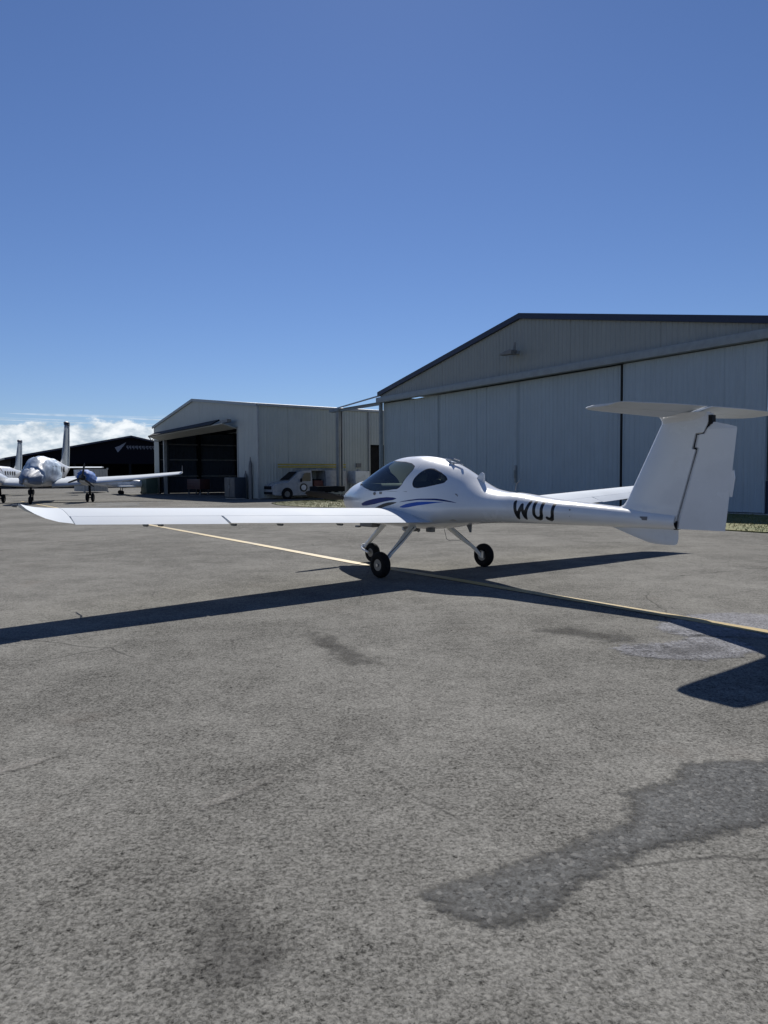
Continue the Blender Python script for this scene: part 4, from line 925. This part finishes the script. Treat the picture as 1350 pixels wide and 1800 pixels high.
drape('nose_cover', [(-4.66, 1.35, .10, .10), (-4.55, 1.36, .24, .22), (-4.1, 1.40, .42, .38), (-3.6, 1.46, .55, .50), (-3.35, 1.50, .58, .54)], 0, pmat('dark_blue_cover', (.10, .14, .22), .6, bump=.5, bscale=4), 'dark blue nose cover on the nearer twin above its nose wheel', 'aircraft cover', tw.location)
drape('engine_cover', [(-2.42, 1.52, .18, .20), (-2.2, 1.54, .33, .36), (-1.6, 1.52, .41, .45), (-.7, 1.47, .41, .45), (-.1, 1.43, .38, .40)], 2.6, bluec, 'bright blue cloth cover on the engine left of the open hangar', 'aircraft cover', tw.location)

# small low aircraft between the twins and the dark hangar
sa = empty('light_aircraft', (-24.2, 66.5, 0), rad(205), 'small pale light aircraft parked low in front of the dark hangar', 'aeroplane')
mb = MB(); mb.loft([[(x, w * math.cos(a), cz + h * math.sin(a)) for a in [2 * PI * k / 16 for k in range(16)]] for x, cz, w, h in ((-1.9, .95, .12, .12), (-1.7, .95, .3, .28), (-.9, .98, .45, .38), (.3, 1.0, .5, .42), (1.6, 1.05, .35, .32), (3.4, 1.15, .12, .15), (4.3, 1.2, .05, .1))]); mb.build('fuselage', vanw, sa, smoothed=True)
mb = MB(); mb.loft([[(x, w * math.cos(a), 1.25 + h * math.sin(a)) for a in [2 * PI * k / 16 for k in range(16)]] for x, w, h in ((-.8, .1, .05), (-.3, .38, .30), (.4, .42, .42), (1.1, .3, .3), (1.7, .08, .05))]); mb.build('canopy', gapm, sa, smoothed=True)
mb = MB(); mb.box((.3, 0, .78), (1.2, 9.0, .10)); mb.box((4.0, 0, 1.28), (.6, 2.4, .05)); mb.build('wing', wingw, sa, bevel=.03)
mb = MB(); mb.prism([(3.5, 1.2), (4.4, 1.2), (4.6, 2.3), (4.2, 2.3)], -.04, .04); mb.build('fin', vanw, sa)
mb = MB(); mb.lathe([(-.05, .17), (.05, .17)], (-1.3, 0, .17), 'y', 14)
for s in (1, -1): mb.lathe([(-.05, .2), (.05, .2)], (.6, s * 1.1, .2), 'y', 14); mb.tube([(.6, s * 1.1, .2), (.5, s * .9, .8)], .04, 6)
mb.tube([(-1.3, 0, .17), (-1.3, 0, .8)], .03, 6); mb.build('landing_gear', blk, sa)
mb = MB(); mb.lathe([(-1.95, .03), (-1.9, .12)], (0, 0, .95), 'x', 12); mb.box((-1.96, 0, .95), (.03, 1.6, .09)); mb.build('propeller', metal, sa)

# container beside the dark hangar
ct = empty('shipping_container', (-31.5, 76.5, 0), rad(34), 'pale grey box container standing behind the nearer twin', 'container')
mb = MB(); tmp = MB(); ribbed(tmp, -1.2, 1.2, const(.15), const(2.55), 1.2, pitch=.3, depth=.04); mb.add([(x, -y, z) for x, y, z in tmp.v], tmp.f); mb.box((0, 1.6, 1.35), (2.4, 5.5, 2.4)); mb.build('shell', pmat('container_grey', (.33, .33, .32), .6), ct)
mb = MB()
for sx in (-1.18, 1.18):
    for sz in (.12, 2.58): mb.box((sx, -1.2, sz), (.16, .16, .16))
mb.build('corner_casting', steel, ct)

# ------------------------------------------------------------ white van with a yellow ladder
VR = rad(33.4)
vanp = pmat('van_paint', (.31, .32, .335), .3, coat=.3, dirt=((.25, .24, .22), 3, .4))
van = empty('van', (-7.35, 47.0, 0), VR, 'white work van with its side door open, parked beside the pale hangar wall', 'van')
# local x runs aft from the front bumper, local y away from the camera
VL, VW = 5.7, 1.85
roofz = 2.0
mb = MB()
def vsec(x, zb, zt, w_top, w_bot, belt=1.15):
    return [(x, VW / 2 - w_bot / 2, zb), (x, VW / 2 - w_bot / 2 - .0, belt if zt > belt + .05 else zt - .03), (x, VW / 2 - w_top / 2, zt - .05 if zt > belt else zt - .02), (x, VW / 2 - w_top / 2 + .12, zt), (x, VW / 2 + w_top / 2 - .12, zt), (x, VW / 2 + w_top / 2, zt - .05 if zt > belt else zt - .02), (x, VW / 2 + w_bot / 2, belt if zt > belt + .05 else zt - .03), (x, VW / 2 + w_bot / 2, zb)]
mb.loft([vsec(0, .35, .85, 1.5, 1.6), vsec(.10, .28, 1.0, 1.6, 1.75), vsec(.5, .25, 1.12, 1.65, 1.85), vsec(1.15, .25, 1.26, 1.65, 1.85), vsec(1.9, .25, 1.86, 1.45, 1.85), vsec(2.25, .25, 1.96, 1.5, 1.85), vsec(2.9, .25, 2.0, 1.55, 1.85)])
mb.build('cab', vanp, van, smoothed=True, angle=30)
mb = MB(); mb.loft([vsec(4.0, .25, 2.0, 1.6, 1.85), vsec(5.3, .25, 2.0, 1.6, 1.85), vsec(5.66, .28, 1.96, 1.55, 1.82)]); mb.build('rear_body', vanp, van, smoothed=True, angle=30)
mb = MB(); mb.box((3.45, VW / 2, 1.97), (1.12, 1.5, .06)); mb.box((3.45, VW - .02, 1.1), (1.12, .05, 1.7)); mb.box((3.45, VW / 2, .36), (1.12, VW, .1)); mb.build('load_bay', vanp, van)
mb = MB(); mb.box((3.45, 1.2, .9), (1.1, 1.0, .9)); mb.build('bay_lining', blk, van)
mb = MB(); mb.box((3.55, .55, 1.0), (.7, .5, .5)); mb.box((3.25, .5, .62), (.4, .4, .35)); mb.build('cargo', pmat('red_brown_boxes', (.13, .045, .035), .7), van, bevel=.03)
mb = MB(); mb.prism([(1.98, 1.22), (2.76, 1.22), (2.76, 1.80), (2.42, 1.80), (2.28, 1.74)], -.012, .004); mb.build('side_window', vanglass, van)
mb = MB(); mb.prism([(2.05, 1.26), (2.70, 1.26), (2.70, 1.74), (2.44, 1.74)], .03, .05); mb.build('cab_interior', pmat('cab_beige', (.20, .20, .15), .8), van)
mb = MB(); mb.add([(1.17, .14, 1.28), (1.17, VW - .14, 1.28), (1.90, VW - .28, 1.84), (1.90, .28, 1.84)], [(0, 1, 2, 3)]); mb.v = [(x - .02, y, z + .03) for x, y, z in mb.v]; mb.build('windscreen', gapm, van)
mb = MB(); mb.box((-.01, VW / 2, .78), (.06, 1.1, .22)); mb.box((-.015, VW / 2, .42), (.06, 1.4, .16)); mb.build('grille', blk, van, bevel=.01)
for yy in (.16, VW - .16):
    mb = MB(); mb.box((.09, yy, .84), (.16, .26, .17)); mb.build('headlight', pmat('lamp_glass', (.35, .36, .38), .15), van, bevel=.02)
mb = MB(); mb.box((1.98, -.13, 1.28), (.10, .16, .24)); mb.build('door_mirror', blk, van, bevel=.02)
mb = MB(); mb.lathe([(0, .29), (.02, .29)], (2.22, -.022, .78), 'y', 24); lg_ = mb.build('door_emblem', blackp, van); lg_['label'] = 'round black and white emblem on the cab door'
mb = MB(); mb.lathe([(0, .19), (.012, .19)], (2.22, -.036, .78), 'y', 24); mb.build('emblem_centre', vanw, lg_)
for x in (.98, 4.55):
    for y in (-.02, VW - .2):
        wr_ = MB(); wr_.lathe([(0, .2), (-.0, .31), (.04, .345), (.18, .345), (.22, .31), (.22, .2)], (x, y, .345), 'y', 24); wo = wr_.build('wheel', dark, van, smoothed=True, angle=50)
        wr_ = MB(); wr_.lathe([(-.004, .2), (.02, .19), (.03, .05), (.19, .05), (.2, .19), (.224, .2)], (x, y, .345), 'y', 20); wr_.build('rim', rimm, wo, smoothed=True, angle=30)
    mb = MB(); mb.lathe([(0, .42), (.015, .42)], (x, -.008, .37), 'y', 28); mb.v = [v for v in mb.v]; mb.build('wheel_arch', blk, van)
mb = MB(); mb.box((5.68, .12, 1.2), (.05, .10, .4)); mb.build('tail_lamp', redl, van)
mb = MB()
for x in (2.3, 3.4, 4.6): mb.box((x, VW / 2, 2.07), (.06, 1.5, .05)); mb.box((x, .2, 2.04), (.06, .05, .09)); mb.box((x, 1.65, 2.04), (.06, .05, .09))
mb.build('roof_rack', steel, van)
rv = Matrix.Rotation(VR, 4, 'Z')
ld = empty('ladder', Vector((-7.35, 47.0, 2.13)) + rv @ Vector((.7, .30, 0)), VR, 'long yellow ladder lying on the roof of the white van', 'ladder')
for z in (.0, .17):
    for y in (0, .42):
        mb = MB(); mb.box((2.5, y, .06 + z), (5.1, .035, .10)); mb.build('rail', yel, ld)
for k in range(16):
    mb = MB(); mb.tube([(.2 + k * .3, 0, .06), (.2 + k * .3, .42, .06)], .016, 6); mb.build('rung', metal, ld)

# black flat trailer by the column
tr = empty('trailer', (-4.2, 44.4, 0), VR, 'low black trailer in front of the steel column, beside the aircraft nose', 'trailer')
mb = MB(); mb.box((1.0, .5, .72), (2.0, 1.1, .34)); mb.build('tray', blk, tr, bevel=.02)
mb = MB(); mb.box((1.0, -.1, .44), (1.9, .05, .12)); mb.box((1.0, -.1, .22), (1.4, .05, .08)); mb.build('chassis', steel, tr)
for x in (.7, 1.4):
    mb = MB(); mb.lathe([(0, .24), (.04, .28), (.14, .28), (.18, .24)], (x, -.05, .28), 'y', 18); mb.build('wheel', dark, tr, smoothed=True)
mb = MB(); mb.tube([(0, .5, .5), (-.9, .5, .42)], .04, 6); mb.build('drawbar', steel, tr)
# pale tank behind the column
tk = empty('storage_tank', (-1.9, 50.6, 0), VR, 'pale square storage tank on legs between the steel column and the big hangar', 'tank')
mb = MB(); mb.box((.3, .3, 1.45), (1.2, 1.1, .9)); mb.build('tank_body', vanw, tk, bevel=.06)
mb = MB(); mb.lathe([(0, .16), (.12, .16)], (.3, .3, 1.9), 'z', 12)
mb.build('tank_lid', steel, tk)
mb = MB()
for x in (-.2, .8):
    for y in (-.15, .75): mb.box((x, y, .5), (.08, .08, 1.0))
mb.build('tank_leg', steel, tk)

# ------------------------------------------------------------ things by the open hangar
def h2p(s, v): 
    d = Vector((math.cos(HB), math.sin(HB))); n_ = Vector((-math.sin(HB), math.cos(HB))); p = Vector((-8.55, 48.0)) + d * s + n_ * v; return (p.x, p.y, 0)
cb_ = empty('equipment_cabinet', h2p(1.9, .7), HB, 'dark blue equipment cabinet beside the open hangar door', 'cabinet')
mb = MB(); mb.box((.5, 0, .78), (1.9, .8, 1.45)); cbd = mb.build('cabinet_body', pmat('cabinet_navy', (.02, .03, .045), .6), cb_, bevel=.02)
for x in (.02, .98):
    mb = MB(); mb.box((x, .41, .8), (.88, .02, 1.3)); mb.build('door', pmat('cabinet_door_' + str(int(x * 100)), (.025, .038, .055), .5), cb_)
mb = MB(); mb.box((.4, .43, .85), (.04, .03, .2)); mb.box((.6, .43, .85), (.04, .03, .2)); mb.box((.5, 0, .03), (1.9, .7, .06)); mb.build('handle', steel, cb_)
for s_, hh, lb in ((.9, 2.9, 'taller grey gas bottle post standing behind the navy cabinet'), (1.75, 1.95, 'shorter grey post standing behind the navy cabinet')):
    mb = MB(); mb.lathe([(0, .13), (hh * .8, .13), (hh * .88, .09), (hh * .93, .04), (hh, .04)], (0, 0, 0), 'z', 12); o_ = mb.build('gas_cylinder', grey, None, smoothed=True); o_.location = h2p(s_, .18); tag(o_, lb, 'gas cylinder')
tcn = empty('tool_trolley', h2p(16.6, -1.6), HB, 'faded maroon tool trolley just inside the dark hangar doorway', 'trolley')
mb = MB(); mb.box((0, 0, .95), (3.4, .9, .9)); mb.build('trolley_body', maroon, tcn, bevel=.03)
mb = MB()
for z in (.7, 1.0, 1.25): mb.box((0, .46, z), (3.2, .02, .02))
mb.build('drawer_line', gapm, tcn)
for x in (-1.5, 1.5):
    for y in (-.35, .35):
        mb = MB(); mb.lathe([(-.05, .12), (.05, .12)], (x, y, .12), 'y', 12); mb.tube([(x, y, .12), (x, y, .55)], .03, 6); mb.build('castor', grey, tcn)
gb = empty('storage_bin', h2p(23.0, .9), HB, 'dull green storage bin beside the left hangar post', 'bin')
mb = MB(); mb.box((0, 0, .9), (1.9, 1.1, 1.6)); mb.build('bin_body', greenm, gb, bevel=.03)
mb = MB(); mb.box((0, 0, 1.73), (2.0, 1.2, .07)); mb.build('lid', greenm, gb, bevel=.02)
mb = MB()
for x in (-.7, .7): mb.box((x, 0, .05), (.15, 1.0, .1))
mb.build('skid', steel, gb)
wb = empty('workbench', h2p(7.5, -2.2), HB, 'pale topped workbench low inside the dark hangar', 'workbench')
mb = MB(); mb.box((0, 0, .9), (3.0, .8, .08)); mb.build('bench_top', beige, wb)
for x in (-1.35, 1.35):
    for y in (-.3, .3): mb = MB(); mb.box((x, y, .43), (.08, .08, .86)); mb.build('leg', blk, wb)
mb = MB(); mb.box((0, 0, .3), (2.8, .7, .04)); mb.build('lower_shelf', blk, wb)
# stored aeroplane inside, a dim shape
ins = empty('stored_aircraft', h2p(11.5, -6.5), HB, 'dark single engine aircraft stored inside the open hangar', 'aeroplane')
mb = MB(); mb.loft([[(w * math.cos(a), y, cz + h * math.sin(a)) for a in [2 * PI * k / 14 for k in range(14)]] for y, cz, w, h in ((2.2, 1.4, .15, .15), (2.0, 1.4, .4, .35), (.6, 1.6, .6, .65), (-1.0, 1.6, .5, .55), (-4.0, 1.7, .12, .18))]); mb.build('fuselage', pmat('dull_silver', (.12, .13, .14), .5), ins, smoothed=True)
mb = MB(); mb.box((0, .4, 2.3), (9.5, 1.3, .12)); mb.build('wing', MATS['dull_silver'], ins, bevel=.04)
mb = MB(); mb.prism([(-3.5, 1.7), (-4.4, 1.7), (-4.6, 3.0), (-4.2, 3.0)], -.04, .04, 'yz'); mb.build('fin', MATS['dull_silver'], ins)
mb = MB()
for x in (-1.2, 1.2): mb.lathe([(-.06, .22), (.06, .22)], (x, .2, .22), 'x', 14); mb.tube([(x, .2, .22), (x * .4, .2, 1.2)], .04, 6)
mb.lathe([(-.05, .18), (.05, .18)], (0, 1.7, .18), 'x', 14); mb.tube([(0, 1.7, .18), (0, 1.7, 1.2)], .04, 6); mb.build('landing_gear', blk, ins)

# ------------------------------------------------------------ far tree line beyond the field
random.seed(11); mb = MB()
for k in range(900):
    a = rad(-60 + 120 * k / 900); R_ = random.uniform(380, 430); x, y = math.sin(a) * R_, math.cos(a) * R_; hh = random.uniform(3, 6.5) * (.8 + .4 * math.sin(k * .05)); w = random.uniform(2.5, 5)
    for q in range(5):
        cx, cy, cz = x + random.uniform(-w, w), y + random.uniform(-3, 3), random.uniform(.2, .8) * hh
        pts = [(cx + random.uniform(-1, 1) * w * .6, cy + random.uniform(-1, 1), cz + random.uniform(-1, 1) * hh * .3) for _ in range(3)]; mb.add(pts, [(0, 1, 2)])
    mb.box((x, y, hh * .35), (w * 1.7, 2, hh * .7))
tl = pmat('far_foliage', (.035, .05, .025), .9, var=.4, scale=.3)
o_ = mb.build('tree_line', tl, None, fixn=False); tag(o_, 'low dark line of trees far beyond the airfield', 'trees', kind='stuff')
